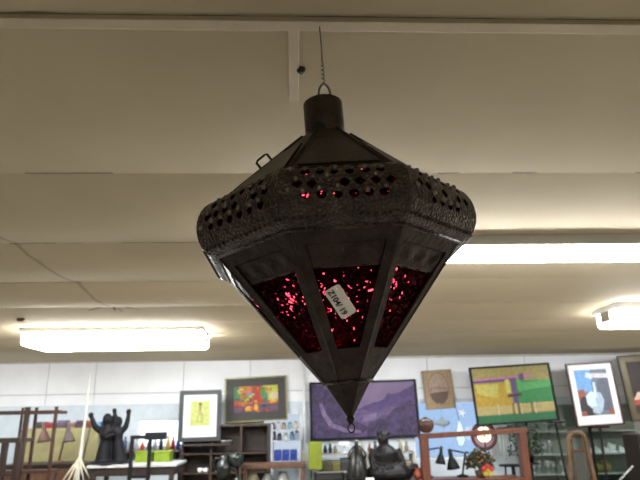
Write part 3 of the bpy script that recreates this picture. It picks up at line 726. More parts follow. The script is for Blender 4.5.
# statue
def P(px, py, dy=0): v = at(px, py, Y); v.y += dy; return v
m = MB()
k = .0115
m.tube([P(103,461.5), P(104,452), P(106,440), P(106,431), P(107,424)], [.095,.08,.062,.08,.03], 12)
m.tube([P(119,461.5,.03), P(118,452,.03), P(117,440,.03), P(116,431,.03), P(116,425,.03)], [.09,.075,.06,.07,.028], 12)
m.ball(P(107.3,419.5), (.055,.062,.075), 10); m.ball(P(117,422,.05), (.05,.055,.065), 10)
m.tube([P(101,431), P(95,427), P(93,421), P(91,416)], [.042,.036,.03,.024], 8); m.ball(P(91,415), .034, 8)
m.tube([P(111,431), P(115,424), P(115.5,417), P(114.5,411.5)], [.04,.034,.028,.022], 8); m.ball(P(114.5,410.5), .03, 8)
m.tube([P(120,432,.03), P(125,427,.03), P(127,420,.03), P(128,412.5,.03)], [.042,.036,.03,.024], 8); m.ball(P(128,411.5,.03), .034, 8)
m.tube([P(103,433,-.06), P(110,437,-.12), P(116,434,-.08)], [.034,.03,.026], 8)
m.lathe([(.22,0),(.22,.02),(.2,.03)], (P(110,463).x, Y+.02, za), 20)
single(m, 'dancer_statue', mat('black_resin', (.006,.006,.008), .55, 0, spec=.15, bump=.1), 'black statue of two embracing dancers with raised arms', 'statue', (P(110,463).x, Y, za), remesh=.012)
# --- black metal stand in front
Y2 = 6.75; zt = zz(437, Y2, 148)
xa, xb = xx(132, Y2), xx(166, Y2)
t = thing('black_metal_stand', ((xa+xb)/2, Y2, 0), 'black metal upright stand with crossbar in front of the white table', 'stand')
for px in (132, 150):
    MB().box((xx(px,Y2)-.018, Y2-.018, 0), (xx(px,Y2)+.018, Y2+.018, zt)).build('post', M_black, t)
MB().box((xa-.02, Y2-.02, zt-.02), (xb, Y2+.02, zt+.02)).build('crossbar', M_black, t)
MB().box((xx(145,Y2), Y2-.04, zt-.03), (xb, Y2+.04, zt+.05)).build('holder_box', M_black, t, bevel=.006)
MB().box((xa-.02, Y2-.02, zz(478,Y2,148)), (xx(152,Y2), Y2+.02, zz(478,Y2,148)+.03)).build('lower_bar', M_black, t)
# --- lime crates and colourful boxes on the table
M_lime = mat('lime_plastic', hexc(150,180,50,.55), .4)
for k, (pa, pb) in enumerate(((138.5,154),(157,172))):
    Yc = 7.38; a, b_ = xx(pa,Yc), xx(pb,Yc); hh = .105
    t = thing('lime_crate', ((a+b_)/2, Yc, za), ('left' if k == 0 else 'right')+' one of two lime green plastic crates on the white table', 'crate', 'lime green crates')
    m = MB(); m.box((a,Yc-.1,za),(b_,Yc+.1,za+.01)); m.box((a,Yc-.1,za+.01),(b_,Yc-.09,za+hh)); m.box((a,Yc+.09,za+.01),(b_,Yc+.1,za+hh)); m.box((a,Yc-.09,za+.01),(a+.01,Yc+.09,za+hh)); m.box((b_-.01,Yc-.09,za+.01),(b_,Yc+.09,za+hh))
    m.build('crate_body', M_lime, t)
    m = MB(); m.box((a-.008,Yc-.108,za+hh),(b_+.008,Yc-.085,za+hh+.016)); m.box((a-.008,Yc+.085,za+hh),(b_+.008,Yc+.108,za+hh+.016)); m.box((a-.008,Yc-.085,za+hh),(a+.012,Yc+.085,za+hh+.016)); m.box((b_-.012,Yc-.085,za+hh),(b_+.008,Yc+.085,za+hh+.016)); m.build('rim', M_lime, t)
Y = 8.2; zs_ = zz(450, Y, 155)
t = thing('wall_shelf', (xx(155,Y), Y, zs_-.02), 'narrow shelf under the bright window left of the bottle picture', 'shelf')
MB().box((xx(122,Y), Y-.12, zs_-.025), (xx(181,Y), Y+.165, zs_)).build('board', M_brwood, t)
for px in (128, 176): MB().box((xx(px,Y)-.012, Y-.1, zs_-.12), (xx(px,Y)+.012, Y+.165, zs_-.025)).build('bracket', M_black, t)
bot = [(125,15,'slate blue',(80,100,140)),(131,13,'grey',(130,130,135)),(137,12,'white',(205,205,205)),(142.5,10,'orange red',(205,85,50)),(149,12,'dark blue',(50,65,110)),(155,13,'pale grey',(165,170,175)),(161,14,'charcoal',(50,52,58)),(168,15,'yellow',(215,175,60)),(173,14,'crimson',(165,45,50)),(178,13,'cobalt blue',(60,80,160))]
for px, hp, nm, c in bot:
    x = xx(px, Y); hgt = hp*.0118; r = .028
    t = thing('small_bottle', (x, Y, zs_), nm+' small bottle in the row on the shelf under the window', 'bottle', 'small bottles under the left window')
    MB().lathe([(r,0),(r,hgt*.6),(r*.9,hgt*.68),(r*.4,hgt*.78),(r*.4,hgt*.85),(1e-6,hgt*.85)], (x,Y,zs_), 14).build('bottle_body', cm(*c, .3), t)
    MB().lathe([(r*.48,hgt*.85),(r*.48,hgt),(1e-6,hgt)], (x,Y,zs_), 12).build('cap', cm(*[v*.7//1 for v in c]), t)
M_hutch = wood('hutch_wood', (.026,.013,.009), (.05,.027,.019)); M_hutchb = wood('hutch_back', (.03,.02,.014), (.055,.037,.026))
# --- dark hutch behind the bottle picture
Y = 8.12; z1 = zz(424, Y, 230); x0, x1 = xx(184,Y), xx(270,Y); f = Y-.16; bk = Y+.2
t = thing('dark_hutch', ((x0+x1)/2, Y, 0), 'dark brown open hutch with compartments below the still life painting', 'hutch')
zl = zz(443.5, Y-.2, 210)
m = MB(); m.box((x0,f,0),(x0+.03,bk,z1)); m.box((x1-.03,f,0),(x1,bk,z1)); m.box((x0+.03,f,z1-.03),(x1-.03,bk,z1)); m.build('carcass', M_hutch, t)
MB().box((x0+.03,bk-.012,0),(x1-.03,bk,z1-.03)).build('back_panel', M_hutchb, t)
for px in (213, 242): MB().box((xx(px,Y)-.015,f+.005,.9),(xx(px,Y)+.015,bk-.012,z1-.03)).build('divider', M_hutch, t)
for py in (452, 471): 
    for a, b_ in ((x0+.03, xx(213,Y)-.015), (xx(213,Y)+.015, xx(242,Y)-.015), (xx(242,Y)+.015, x1-.03)):
        MB().box((a,f+.01,zz(py,Y,228)-.022),(b_,bk-.012,zz(py,Y,228))).build('shelf', M_hutch, t)
m = MB(); m.box((x0,f-.12,zl-.025),(xx(233,Y),f,zl)); m.build('ledge', M_dkwood, t)
for k, (px, c) in enumerate(((224,(150,150,150)),(229,(110,110,115)))):
    Yl = f-.06; x = xx(px, Yl)
    single(MB().lathe([(.03,0),(.045,.02),(.05,.035),(.046,.038),(1e-6,.02)], (x,Yl,zl), 16), 'small_dish', cm(*c, .3), ('pale' if k == 0 else 'darker')+' grey small dish on the hutch ledge right of the bottle picture', 'dish', (x,Yl,zl), 'dishes on the hutch ledge')
for k, px in enumerate((203, 208.5, 214.5)):
    Yl = f+.06; zq = zz(471,Y,228); px = [201, 206.5, 219][k]; x = xx(px, Yl)
    single(MB().lathe([(.028,0),(.034,.02),(.032,.05),(.028,.052),(1e-6,.045)], (x,Yl,zq), 14), 'white_cup', M_white, ['leftmost small white cup inside the lower hutch compartment','second small white cup inside the lower hutch compartment','small white cup alone in the middle hutch compartment'][k], 'cup', (x,Yl,zq), 'white cups in the hutch')
# --- brown counter, dark stand with black jugs
Y = 7.2; za = zz(463, Y, 275); x0, x1 = xx(243,Y), xx(306,Y)
t = thing('brown_counter', ((x0+x1)/2, Y, 0), 'brown wooden side table left of the lime chair', 'table')
MB().box((x0,Y-.16,za-.05),(x1,Y+.2,za)).build('tabletop', M_brwood, t, bevel=.006)
for a in (x0+.02, x1-.07):
    for b_ in (Y-.14, Y+.13): MB().box((a,b_,0),(a+.05,b_+.05,za-.05)).build('leg', M_brwood, t)
MB().box((x0+.07,Y-.12,za-.42),(x1-.07,Y+.16,za-.39)).build('lower_shelf', M_brwood, t)
for k, (px, c, r) in enumerate(((254,(135,130,95),.1),(268,(120,125,120),.09),(283,(150,150,145),.1))):
    x = xx(px,Y); zq = za-.39
    single(MB().lathe([(r*.5,0),(r*.95,.08),(r,.16),(r*.6,.24),(r*.45,.27),(r*.5,.29),(1e-6,.28)], (x,Y,zq), 18), 'grey_pot', cm(*c, .35), ['olive grey pot, leftmost under the brown side table','mid grey pot, middle one under the brown side table','pale grey pot, rightmost under the brown side table'][k], 'pot', (x,Y,zq), 'pots under the brown side table')
Y = 6.9; za = zz(481.5, Y, 228)
t = thing('dark_pedestal', (xx(228,Y), Y, 0), 'dark square pedestal under the two black jugs', 'pedestal')
MB().box((xx(208,Y),Y-.2,0),(xx(241,Y),Y+.12,za-.03)).build('column', M_dkwood, t, bevel=.01); MB().box((xx(207,Y),Y-.21,za-.03),(xx(243,Y),Y+.13,za)).build('top', M_dkwood, t, bevel=.005)
M_bkgl = mat('black_glaze', (.01,.012,.011), .2)
x = xx(224.5,Y); 
t = thing('black_jug', (x,Y,za), 'round black jug standing left of the taller tilted black vessel', 'jug', 'black vessels on the dark pedestal')
MB().lathe([(.045,0),(.075,.06),(.085,.13),(.07,.2),(.04,.245),(.045,.275),(.04,.278),(1e-6,.26)], (x,Y,za), 20).build('jug_body', M_bkgl, t)
MB().tube([(x-.04,Y,za+.25),(x-.1,Y,za+.25),(x-.12,Y,za+.18),(x-.08,Y,za+.12)], .012, 8).build('handle', M_bkgl, t)
x = xx(238,Y); 
t = thing('black_lidded_vessel', (x,Y+.03,za), 'taller black vessel with tilted square shoulders beside the round black jug', 'vessel', 'black vessels on the dark pedestal')
rt = Matrix.Rotation(R_(-14),3,'Y')
MB().lathe([(.05,0),(.055,.02),(.018,.04),(.015,.16)], (x,Y+.03,za), 16).build('foot', M_bkgl, t)
MB().lathe([(.03,0),(.07,.02),(.085,.1),(.08,.15),(.05,.16),(1e-6,.16)], (x,Y+.03,za+.145), 18, rot=rt).build('vessel_body', mat('dark_green_glaze', (.015,.022,.018), .25), t)
# --- white shelving unit with blue bins
Y = 8.05; x0, x1 = xx(271.5,Y), xx(301,Y); z1 = zz(426,Y,285)
M_dull = mat('dull_white', (.36,.38,.42), .5)
t = thing('white_shelving', ((x0+x1)/2,Y,0), 'white metal shelving unit with blue bins right of the hutch', 'shelving')
for a in (x0, x1-.025):
    for b_ in (Y-.13, Y+.13): MB().box((a,b_-.012,0),(a+.025,b_+.012,z1+.03)).build('post', M_dull, t)
sh = [zz(py,Y,285) for py in (429,440,460,480)]
for z in sh: MB().box((x0+.025,Y-.14,z-.02),(x1-.025,Y+.14,z)).build('shelf', M_dull, t)
for k in range(3):
    a = x0+.04+k*(x1-x0-.08)/3; b_ = a+(x1-x0-.08)/3-.012; z=sh[2]
    t = thing('blue_bin', ((a+b_)/2,Y,z), ['leftmost','middle','rightmost'][k]+' of three royal blue bins on the white shelving', 'bin', 'blue bins on the white shelving')
    MB().box((a,Y-.13,z),(b_,Y+.1,z+.13)).build('bin_body', cm(35,60,150,.4), t, bevel=.008)
    MB().box((a+.02,Y-.142,z+.085),(b_-.02,Y-.13,z+.1)).build('grip', cm(60,90,180,.4), t)
its = [(273,0,(60,62,70),'black'),(278,0,(190,195,200),'white'),(284,0,(150,130,100),'tan'),(290,0,(120,160,180),'light blue'),(296,0,(200,190,170),'cream'),(274,1,(40,44,58),'navy'),(279.5,1,(55,55,60),'charcoal'),(286,1,(190,200,190),'pale green'),(292,1,(90,130,170),'steel blue'),(297,1,(150,160,180),'grey blue')]
for px, r_, c, nm in its:
    x = xx(px,Y); z = sh[r_]; hg = random.uniform(.085,.12); r = .03
    t = thing('jar', (x,Y-.03,z), nm+' jar on the '+('top' if r_ == 0 else 'second')+' shelf of the white shelving', 'jar', 'jars on the white shelving')
    MB().lathe([(r,0),(r*1.05,hg*.1),(r*1.05,hg*.65),(r*.7,hg*.78),(1e-6,hg*.78)], (x,Y-.03,z), 14).build('jar_body', cm(*c,.3), t)
    MB().lathe([(r*.75,hg*.78),(r*.75,hg),(1e-6,hg)], (x,Y-.03,z), 12).build('lid', cm(*[v*.75//1 for v in c]), t)
# --- white conduit with junction box
Y = 8.30; a = at(303.5, 359, Y); z0 = zz(452, Y, 305)
t = thing('white_conduit', (a.x,Y,z0-.15), 'white vertical pipe with a socket box left of the purple landscape', 'pipe')
MB().tube([(a.x,Y,z0-.15),(a.x,Y,HC-.04)], .017, 10).build('pipe', M_white, t)
MB().box((a.x-.045,Y-.03,z0-.17),(a.x+.045,Y+.06,z0+.02)).build('socket_box', mat('ivory_plastic', (.62,.6,.52), .5), t, bevel=.008)
# --- lime chair
Y = 7.78; x0, x1 = xx(308.5,Y), xx(322,Y); z1, z0 = zz(441.5,Y), zz(466,Y)
t = thing('lime_chair', ((x0+x1)/2,Y,0), 'lime green stool chair with a high back below the purple landscape', 'chair')
MB().box((x0,Y-.02,z0-.05),(x1,Y+.02,z1)).build('backrest', mat('lime_cloth', hexc(160,175,55,.6), .8), t, bevel=.02)
xc = (x0+x1)/2
MB().box((xc-.2,Y-.3,.78),(xc+.2,Y-.0,.83)).build('seat', MATS['lime_cloth'], t, bevel=.015)
for a in (xc-.18, xc+.15):
    MB().box((a,Y-.28,0),(a+.03,Y-.25,.78)).build('leg', M_black, t); MB().box((a,Y-.06,0),(a+.03,Y-.03,.78)).build('leg', M_black, t)
for a in (x0+.02, x1-.04): MB().box((a,Y-.02,.78),(a+.02,Y+.01,z0-.05)).build('back_post', M_black, t)
# --- long display counter in the middle
Y = 6.95; za = zz(479.5, Y, 380); x0, x1 = xx(310,Y), xx(413,Y)
t = thing('display_counter', ((x0+x1)/2,Y,0), 'long dark counter under the seated figure and conical bottle', 'counter')
MB().box((x0,Y-.25,0),(x1,Y+.25,za-.03)).build('body', M_dkwood, t); MB().box((x0-.02,Y-.27,za-.03),(x1+.02,Y+.27,za)).build('top', mat('dark_top', (.04,.035,.032), .3), t, bevel=.005)
# black radio box
t = thing('black_radio', (xx(328,Y),Y+.05,za), 'flat black box radio on the counter left of the conical bottle', 'radio')
r0, r1 = xx(314,Y), xx(343,Y); zr = zz(473,Y,330)
MB().box((r0,Y-.03,za),(r1,Y+.13,zr)).build('case', M_black, t, bevel=.008)
MB().box((r0+.02,Y-.036,za+.015),(r1-.02,Y-.03,zr-.015)).build('front_grille', mat('grille', (.02,.02,.02), .5), t)
MB().box((r0+.03,Y+.0,zr),(r1-.03,Y+.02,zr+.012)).build('carry_handle', mat('grey_plastic', (.2,.2,.2), .5), t)
# conical bottle
M_smoke = mat('smoked_glass', (.016,.015,.014), .25, 0, spec=.3)
Y = 6.86; x = xx(357,Y,465); hB = zz(441,Y,357)-za
t = thing('conical_bottle', (x,Y,za), 'dark conical bottle with narrow neck directly below the lantern tip', 'bottle')
MB().lathe([(.11,0),(.125,.02),(.125,.06),(.105,.16),(.085,.27),(.045,hB-.09),(.026,hB-.06),(.022,hB-.02),(1e-6,hB-.02)], (x,Y,za), 24).build('bottle_body', M_smoke, t)
MB().lathe([(.024,hB-.02),(.032,hB-.01),(.028,hB+.012),(1e-6,hB+.018)], (x,Y,za), 14).build('stopper', mat('grey_stopper', (.16,.15,.14), .3), t)
for sx in (-1, 1): MB().tube([(x+sx*.028,Y-.02,za+hB-.05),(x+sx*.09,Y-.02,za+hB-.12),(x+sx*.1,Y-.02,za+.26),(x+sx*.075,Y-.02,za+.22)], .009, 8).build('handle', M_smoke, t)
Y = 6.95; x = xx(368,Y-.15); 
single(MB().box((x-.045,Y-.2,za),(x+.045,Y-.19,za+.04), Matrix.Rotation(R_(-15),3,'X')), 'price_card', mat('tag_paper', (.92,.91,.88), .6), 'small blank white price card at the foot of the conical bottle', 'card', (x,Y-.195,za))
# seated statue
def Q(px, py, dy=0): v = at(px, py, Y); v.y += dy; return v
m = MB(); xs0 = Q(388,479)
m.ball(Q(390.5,474.5,.0), (.255,.19,.06), 14)
m.tube([Q(370,473,-.02),Q(378,473,-.14),Q(396,474,-.17)], [.075,.07,.05], 10); m.tube([Q(407,473,-.02),Q(400,472,-.15),Q(382,474,-.19)], [.075,.07,.05], 10)
m.tube([Q(387,472),Q(386,462),Q(385,453),Q(384,447.5),Q(383.5,444)], [.16,.145,.155,.10,.05], 14)
m.ball(Q(383,439), (.068,.075,.088), 12); m.ball(Q(378,433.5), .028, 8); m.ball(Q(388,433), .028, 8); m.ball(Q(383,432.5), .036, 8)
m.ball(Q(383,440,-.07), (.014,.018,.02), 6)
m.tube([Q(374,450),Q(371.5,458,-.03),Q(372.5,466,-.08),Q(384,469,-.16)], [.058,.05,.043,.035], 10)
m.tube([Q(396,450),Q(400,458,-.03),Q(402,464,-.08),Q(391,469,-.16)], [.058,.05,.043,.035], 10)
m.tube([Q(398,470),Q(407,470,-.05),Q(414,467,-.08)], [.06,.05,.035], 8); m.ball(Q(414,466,-.08), .04, 8)
single(m, 'seated_statue', M_bronze, 'dark seated cross-legged statue with a knotted hair top in front of the purple landscape', 'statue', (xs0.x,Y,za), remesh=.012)
# orange vase
x = xx(416.5,Y,475)
single(MB().lathe([(.035,0),(.055,.03),(.058,.06),(.035,.09),(.03,.105),(.042,.125),(.038,.126),(1e-6,.1)], (x,Y-.1,za), 18), 'orange_vase', mat('orange_glaze', (.28,.05,.025), .3), 'small orange red vase between the seated statue and the orange wooden frame', 'vase', (x,Y-.1,za))
# things seen under the purple picture
Y3 = 8.0; zs_ = zz(470,Y3,350); x0, x1 = xx(318,Y3), xx(412,Y3)
t = thing('back_shelf_unit', ((x0+x1)/2,Y3,0), 'grey open shelf unit behind the counter below the purple landscape', 'shelf unit')
M_gry = mat('grey_board', (.32,.31,.28), .6)
for px in (319, 366, 411): MB().box((xx(px,Y3)-.012,Y3-.14,0),(xx(px,Y3)+.012,Y3+.14,zz(452,Y3,350))).build('upright', M_gry, t)
for py in (452.5, 470): MB().box((x0-.005,Y3-.15,zz(py,Y3,350)-.02),(x1,Y3+.15,zz(py,Y3,350))).build('shelf', M_gry, t)
zq = zz(452.5,Y3,350)
x = xx(344,Y3)
t = thing('white_table_lamp', (x,Y3-.05,zq), 'small white table lamp with wide flat shade below the purple landscape', 'lamp')
MB().lathe([(.1,.085),(.085,.13),(.06,.145),(1e-6,.145)], (x,Y3-.05,zq), 20).build('lamp_shade', M_white, t); MB().tube([(x,Y3-.05,zq+.01),(x,Y3-.05,zq+.1)], .009, 8).build('stem', M_white, t); MB().lathe([(.05,0),(.05,.012),(1e-6,.018)], (x,Y3-.05,zq), 16).build('base', M_white, t)
for k, (px, hp, c, nm) in enumerate(((325,.1,(50,52,58),'black'),(330,.12,(60,60,80),'dark blue'),(335,.09,(150,140,110),'beige'),(362,.13,(185,175,150),'cream'),(369,.11,(140,110,80),'brown'),(375,.14,(90,80,75),'umber'),(400,.15,(190,175,140),'sand'),(406,.13,(160,145,120),'taupe'))):
    x = xx(px,Y3); r = .028
    t = thing('vase', (x,Y3-.03,zq), nm+' small vase on the grey shelf unit below the purple landscape', 'vase', 'small vases on the grey shelf unit')
    MB().lathe([(r*.7,0),(r*1.1,hp*.35),(r*.6,hp*.75),(r*.8,hp),(1e-6,hp*.95)], (x,Y3-.03,zq), 14).build('vase_body', cm(*c,.3), t)
zq = zz(470,Y3,350)
for k, (px, w, c, nm) in enumerate(((322,9,(90,90,60),'olive'),(331.5,8,(120,110,60),'mustard'),(340,9,(60,62,66),'charcoal'),(350,10,(45,42,42),'black'),(371,10,(85,60,45),'brown'),(382,9,(60,56,52),'dark grey'),(400,9,(150,140,120),'beige'))):
    a, b_ = xx(px,Y3), xx(px+w-.5,Y3); hh = random.uniform(.1,.15)
    t = thing('keepsake_box', ((a+b_)/2,Y3,zq), nm+' lidded box on the lower grey shelf below the purple landscape', 'box', 'lidded boxes on the grey shelf unit')
    MB().box((a,Y3-.1,zq),(b_,Y3+.1,zq+hh*.7)).build('box_body', cm(*c), t, bevel=.004); MB().box((a-.003,Y3-.104,zq+hh*.7),(b_+.003,Y3+.104,zq+hh)).build('lid', cm(*[min(255,v+20) for v in c]), t, bevel=.004)
# --- orange wooden frame, right of centre
Y = 6.8; a = at(423.5,438,Y); b_ = at(521,432,Y); zl = zz(479,Y,450)
t = thing('orange_wooden_frame', ((a.x+b_.x)/2,Y,0), 'orange brown wooden open frame holding two black desk lamps', 'frame')
MB().box((a.x-.045,Y-.06,0),(a.x+.045,Y+.06,a.z)).build('post', M_orwood, t, bevel=.005); MB().box((b_.x-.04,Y-.06,0),(b_.x+.04,Y+.06,b_.z)).build('post', M_orwood, t, bevel=.005)
L_ = (b_-a).length; ang = -math.atan2(b_.z-a.z, b_.x-a.x); mid = (a+b_)/2
MB().cbox((mid.x,Y,mid.z+.02),(L_+.11,.13,.055),Matrix.Rotation(ang,3,'Y')).build('top_rail', M_orwood, t, bevel=.005)
MB().box((a.x+.045,Y-.05,zl-.04),(b_.x-.04,Y+.3,zl)).build('shelf', M_orwood, t, bevel=.004)
# round pot on the rail
c = at(426,428,Y); zb_ = a.z+.05+.006
t = thing('round_pot', (c.x,Y,zb_), 'round orange brown pot with dark side resting on the orange wooden frame', 'pot')
MB().lathe([(.03,0),(.07,.02),(.092,.07),(.088,.12),(.06,.15),(.03,.16),(1e-6,.16)], (c.x,Y,zb_), 22).build('pot_body', mat('orange_brown_glaze', (.055,.019,.009), .35, var=.6, vscale=7), t)
MB().lathe([(.032,.16),(.02,.17),(.012,.175),(1e-6,.178)], (c.x,Y,zb_), 14).build('lid', mat('dark_glaze', (.03,.015,.01), .3), t)
desk_lamp(439, 446, 464, Y+.12, zl, .12, M_black, 'black desk lamp on the left inside the orange wooden frame', 'desk lamps', -1)
desk_lamp(452, 448.5, 469, Y+.12, zl, .155, M_black, 'larger black desk lamp, second from left inside the orange wooden frame', 'desk lamps', 1)
# dried flower bunch
x = xx(478,Y+.15); 
t = thing('dried_flower_bunch', (x,Y+.15,zl), 'bushy dried olive flower bunch in a pot inside the orange wooden frame', 'plant')
MB().lathe([(.05,0),(.06,.03),(.07,.07),(.064,.072),(1e-6,.06)], (x,Y+.15,zl), 16).build('pot', mat('clay', (.12,.07,.05), .7), t)
rr = random.Random(11); m = MB(); f1 = MB(); st = MB()
for k in range(620):
    th = rr.uniform(0,2*PI); ph = math.acos(rr.uniform(-.25,1)); r = rr.uniform(.35,1)**.5
    c = Vector((x+.165*r*math.sin(ph)*math.cos(th), Y+.15+.13*r*math.sin(ph)*math.sin(th), zl+.13+.17*r*math.cos(ph)))
    d = Vector((rr.uniform(-1,1),rr.uniform(-1,1),rr.uniform(-.3,1))).normalized(); e = d.cross(Vector((rr.uniform(-1,1),rr.uniform(-1,1),.3))).normalized()
    L = rr.uniform(.03,.055); m.quad([c, c+d*L*.5+e*L*.34, c+d*L, c+d*L*.5-e*L*.34])
for k in range(16):
    th = rr.uniform(0,2*PI); ph = rr.uniform(.2,1.5); c = Vector((x+.16*math.sin(ph)*math.cos(th), Y+.15-.13*abs(math.sin(ph)*math.sin(th)), zl+.13+.16*math.cos(ph))); f1.ball(c,.012,6)
for k in range(9):
    th = 2*PI*k/9; st.tube([(x,Y+.15,zl+.06),(x+.1*math.cos(th),Y+.15+.08*math.sin(th),zl+.2)], .004, 5)
m.build('foliage', mat('dried_leaf', (.05,.052,.026), .8, var=.5), t); f1.build('blossoms', mat('dried_blossom', (.35,.16,.04), .7, var=.4), t); st.build('stems', mat('stem', (.08,.07,.03), .8), t)
# red and yellow flower
x = xx(488,Y-.1); zf = zl
t = thing('artificial_flower', (x,Y-.02,zf), 'bright red and yellow artificial flower at the foot of the dried bunch', 'flower')
MB().tube([(x,Y-.02,zf),(x-.01,Y-.02,zf+.07)], .006, 6).build('stem', mat('green_stem', (.05,.15,.04), .6), t)
for k in range(5):
    a_ = 2*PI*k/5+.3; m = MB(); m.ball((x-.01+.045*math.cos(a_),Y-.03,zf+.085+.042*math.sin(a_)), (.032,.014,.032), 8); m.build('petal', mat('red_petal', (.33,.02,.02), .5) if k not in (3,4) else mat('yellow_petal', (.42,.32,.03), .5), t)
MB().ball((x-.01,Y-.045,zf+.085), .02, 8).build('flower_centre', mat('yellow_petal', (.42,.32,.03), .5), t)
# --- things in and before the blue window
Y = 8.1
c = at(484,436,Y); r = .165
t = thing('round_leaded_light', (c.x,Y,c.z-r), 'round glowing leaded glass disc with dark red rim below the green abstract painting', 'window ornament')
MB().tube([(c.x+r*math.cos(2*PI*k/32),Y,c.z+r*1.02*math.sin(2*PI*k/32)) for k in range(32)], .022, 8, closed=True).build('rim', mat('dark_red_rim', (.10,.018,.02), .4), t)
MB().lathe([(r*.98,-.004),(r*.98,.004)], (c.x,Y,c.z), 32, rot=Matrix.Rotation(PI/2,3,'X')).build('glass_disc', mat('pink_glass', (.3,.2,.24), .3, emit=.1), t)
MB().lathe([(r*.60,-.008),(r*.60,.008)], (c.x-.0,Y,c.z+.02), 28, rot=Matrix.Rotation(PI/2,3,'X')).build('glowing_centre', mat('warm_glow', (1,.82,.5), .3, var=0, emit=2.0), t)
m = MB(); m.box((c.x-.008,Y-.014,c.z-r),(c.x+.008,Y+.014,c.z+r)); m.box((c.x-r,Y-.013,c.z-.006),(c.x+r,Y+.013,c.z+.006)); m.build('lead_bars', M_black, t)
MB().tube([(c.x,Y,c.z+r+.02),(c.x,WY-.012,zb+.1)], .003, 6).build('hanging_cord', M_black, t)
c = at(460.5,434,Y); 
t = thing('teardrop_ornament', (c.x,Y,zz(447,Y,460)), 'pale blue teardrop glass ornament hanging in the blue window', 'ornament')
hz = zz(420,Y,460)-zz(447,Y,460)
MB().lathe([(1e-6,0),(.035,.03),(.058,.1),(.05,.18),(.025,hz-.06),(1e-6,hz)], (c.x,Y,zz(447,Y,460)), 16, scale=(1,.4,1)).build('drop', mat('pale_blue_glass', (.55,.78,.92), .15, emit=.15), t)
MB().tube([(c.x,Y,zz(420,Y,460)-.01),(c.x,WY-.012,zb+.06)], .003, 6).build('hanging_cord', M_black, t)
c = at(462,413,8.05); m = MB(); pts = []
for k in range(10): 
    rr_ = .06 if k % 2 == 0 else .022; a_ = R_(70)+PI*k/5; pts.append((c.x+rr_*math.cos(a_),8.05,c.z+rr_*math.sin(a_)))
f_ = m._f([m.bm.verts.new(p) for p in pts]); m.tube([(c.x,8.05,c.z+.02),(c.x,WY-.012,zb+.08)], .0025, 5)
single(m, 'white_star', M_white, 'small white paper star above the teardrop ornament in the blue window', 'ornament', (c.x,8.05,c.z-.06), solid=.006)
c = at(443,423,8.15)
t = thing('fish_ornament', (c.x,8.15,c.z-.06), 'faint grey fish shaped ornament hanging in the blue window', 'ornament')
M_fish = mat('grey_fish', (.22,.27,.30), .5)
MB().ball((c.x,8.15,c.z), (.10,.02,.045), 12).build('fish_body', M_fish, t)
m = MB(); m.quad([(c.x-.08,8.15,c.z),(c.x-.15,8.15,c.z+.07),(c.x-.13,8.15,c.z),(c.x-.15,8.15,c.z-.06)]); m.build('tail_fin', M_fish, t, solid=.01)
m = MB(); m.quad([(c.x-.03,8.15,c.z+.035),(c.x+.05,8.15,c.z+.035),(c.x-.02,8.15,c.z+.08)]); m.quad([(c.x-.02,8.15,c.z-.035),(c.x+.04,8.15,c.z-.035),(c.x,8.15,c.z-.08)]); m.build('fins', M_fish, t, solid=.008)
MB().tube([(c.x,8.15,c.z+.03),(c.x,WY-.012,zb+.05)], .0025, 5).build('hanging_cord', M_fish, t)
# --- glass tube chime and round black table
Y = 7.97; zt = zz(428,Y,510)
t = thing('glass_chime', (xx(510,Y),Y,zz(464,Y,510)), 'hanging chime of pale glass rods below the green abstract painting', 'wind chime')
MB().box((xx(499,Y),Y-.015,zt-.015),(xx(521,Y),Y+.015,zt+.01)).build('top_bar', M_dkwood, t)
M_rod = mat('glass_rod', (.5,.56,.56), .15, .2)
for k, px in enumerate((500.5,504,507,510.5,513.5,517,520)):
    MB().tube([(xx(px,Y),Y,zt-.012),(xx(px,Y),Y,zz(456+5*math.sin(k*2),Y,510))], .011, 8).build('rod', M_rod, t)
MB().tube([(xx(510,Y),Y,zt),(xx(510,Y),WY-.012,zb+.05)], .003, 5).build('hanging_cord', M_black, t)
Y = 7.36; zt = zz(464.5,Y,508); x = xx(508,Y)
t = thing('round_black_table', (x,Y,0), 'small round black table behind the right post of the orange frame', 'table')
MB().lathe([(.135,-.02),(.14,-.01),(.135,0),(1e-6,0)], (x,Y,zt), 28).build('tabletop', M_black, t)
for k in range(3):
    a_ = 2*PI*k/3+.5; MB().tube([(x+.06*math.cos(a_),Y+.06*math.sin(a_),zt-.02),(x+.12*math.cos(a_),Y+.12*math.sin(a_),0)], .012, 8).build('leg', M_black, t)
# --- right: glass display cabinet
Y0, Y1 = 7.9, 8.33
x0, x1 = xx(528,Y0), xx(655,Y0); z1 = zz(404,Y0,580)
t = thing('glass_cabinet', ((x0+x1)/2,(Y0+Y1)/2,0), 'large dark greenish glass display cabinet behind the pictures on the right', 'cabinet')
M_gg = mat('green_grey_panel', (.22,.255,.235), .5)
MB().box((x0,Y1-.02,0),(x1,Y1,z1)).build('back_panel', M_gg, t)
for a_ in (x0, (x0+x1)/2, x1-.03):
    MB().box((a_,Y0,0),(a_+.03,Y0+.03,z1)).build('post', M_black, t)
csh = [zz(452.5,8.1,600), zz(472,8.1,600), zz(430,8.1,600)]
for z in csh: MB().box((x0+.03,Y0+.03,z-.012),(x1-.03,Y1-.02,z)).build('shelf', mat('green_glass_shelf', (.34,.38,.36), .2), t)
MB().box((x0,Y0,z1-.02),(x1,Y1-.02,z1)).build('top', thin_glass('cabinet_glass', (.93,.97,.95), .06), t)
MB().box((x0,Y0,.0),(x1,Y1-.02,.75)).build('plinth', M_dkwood, t)
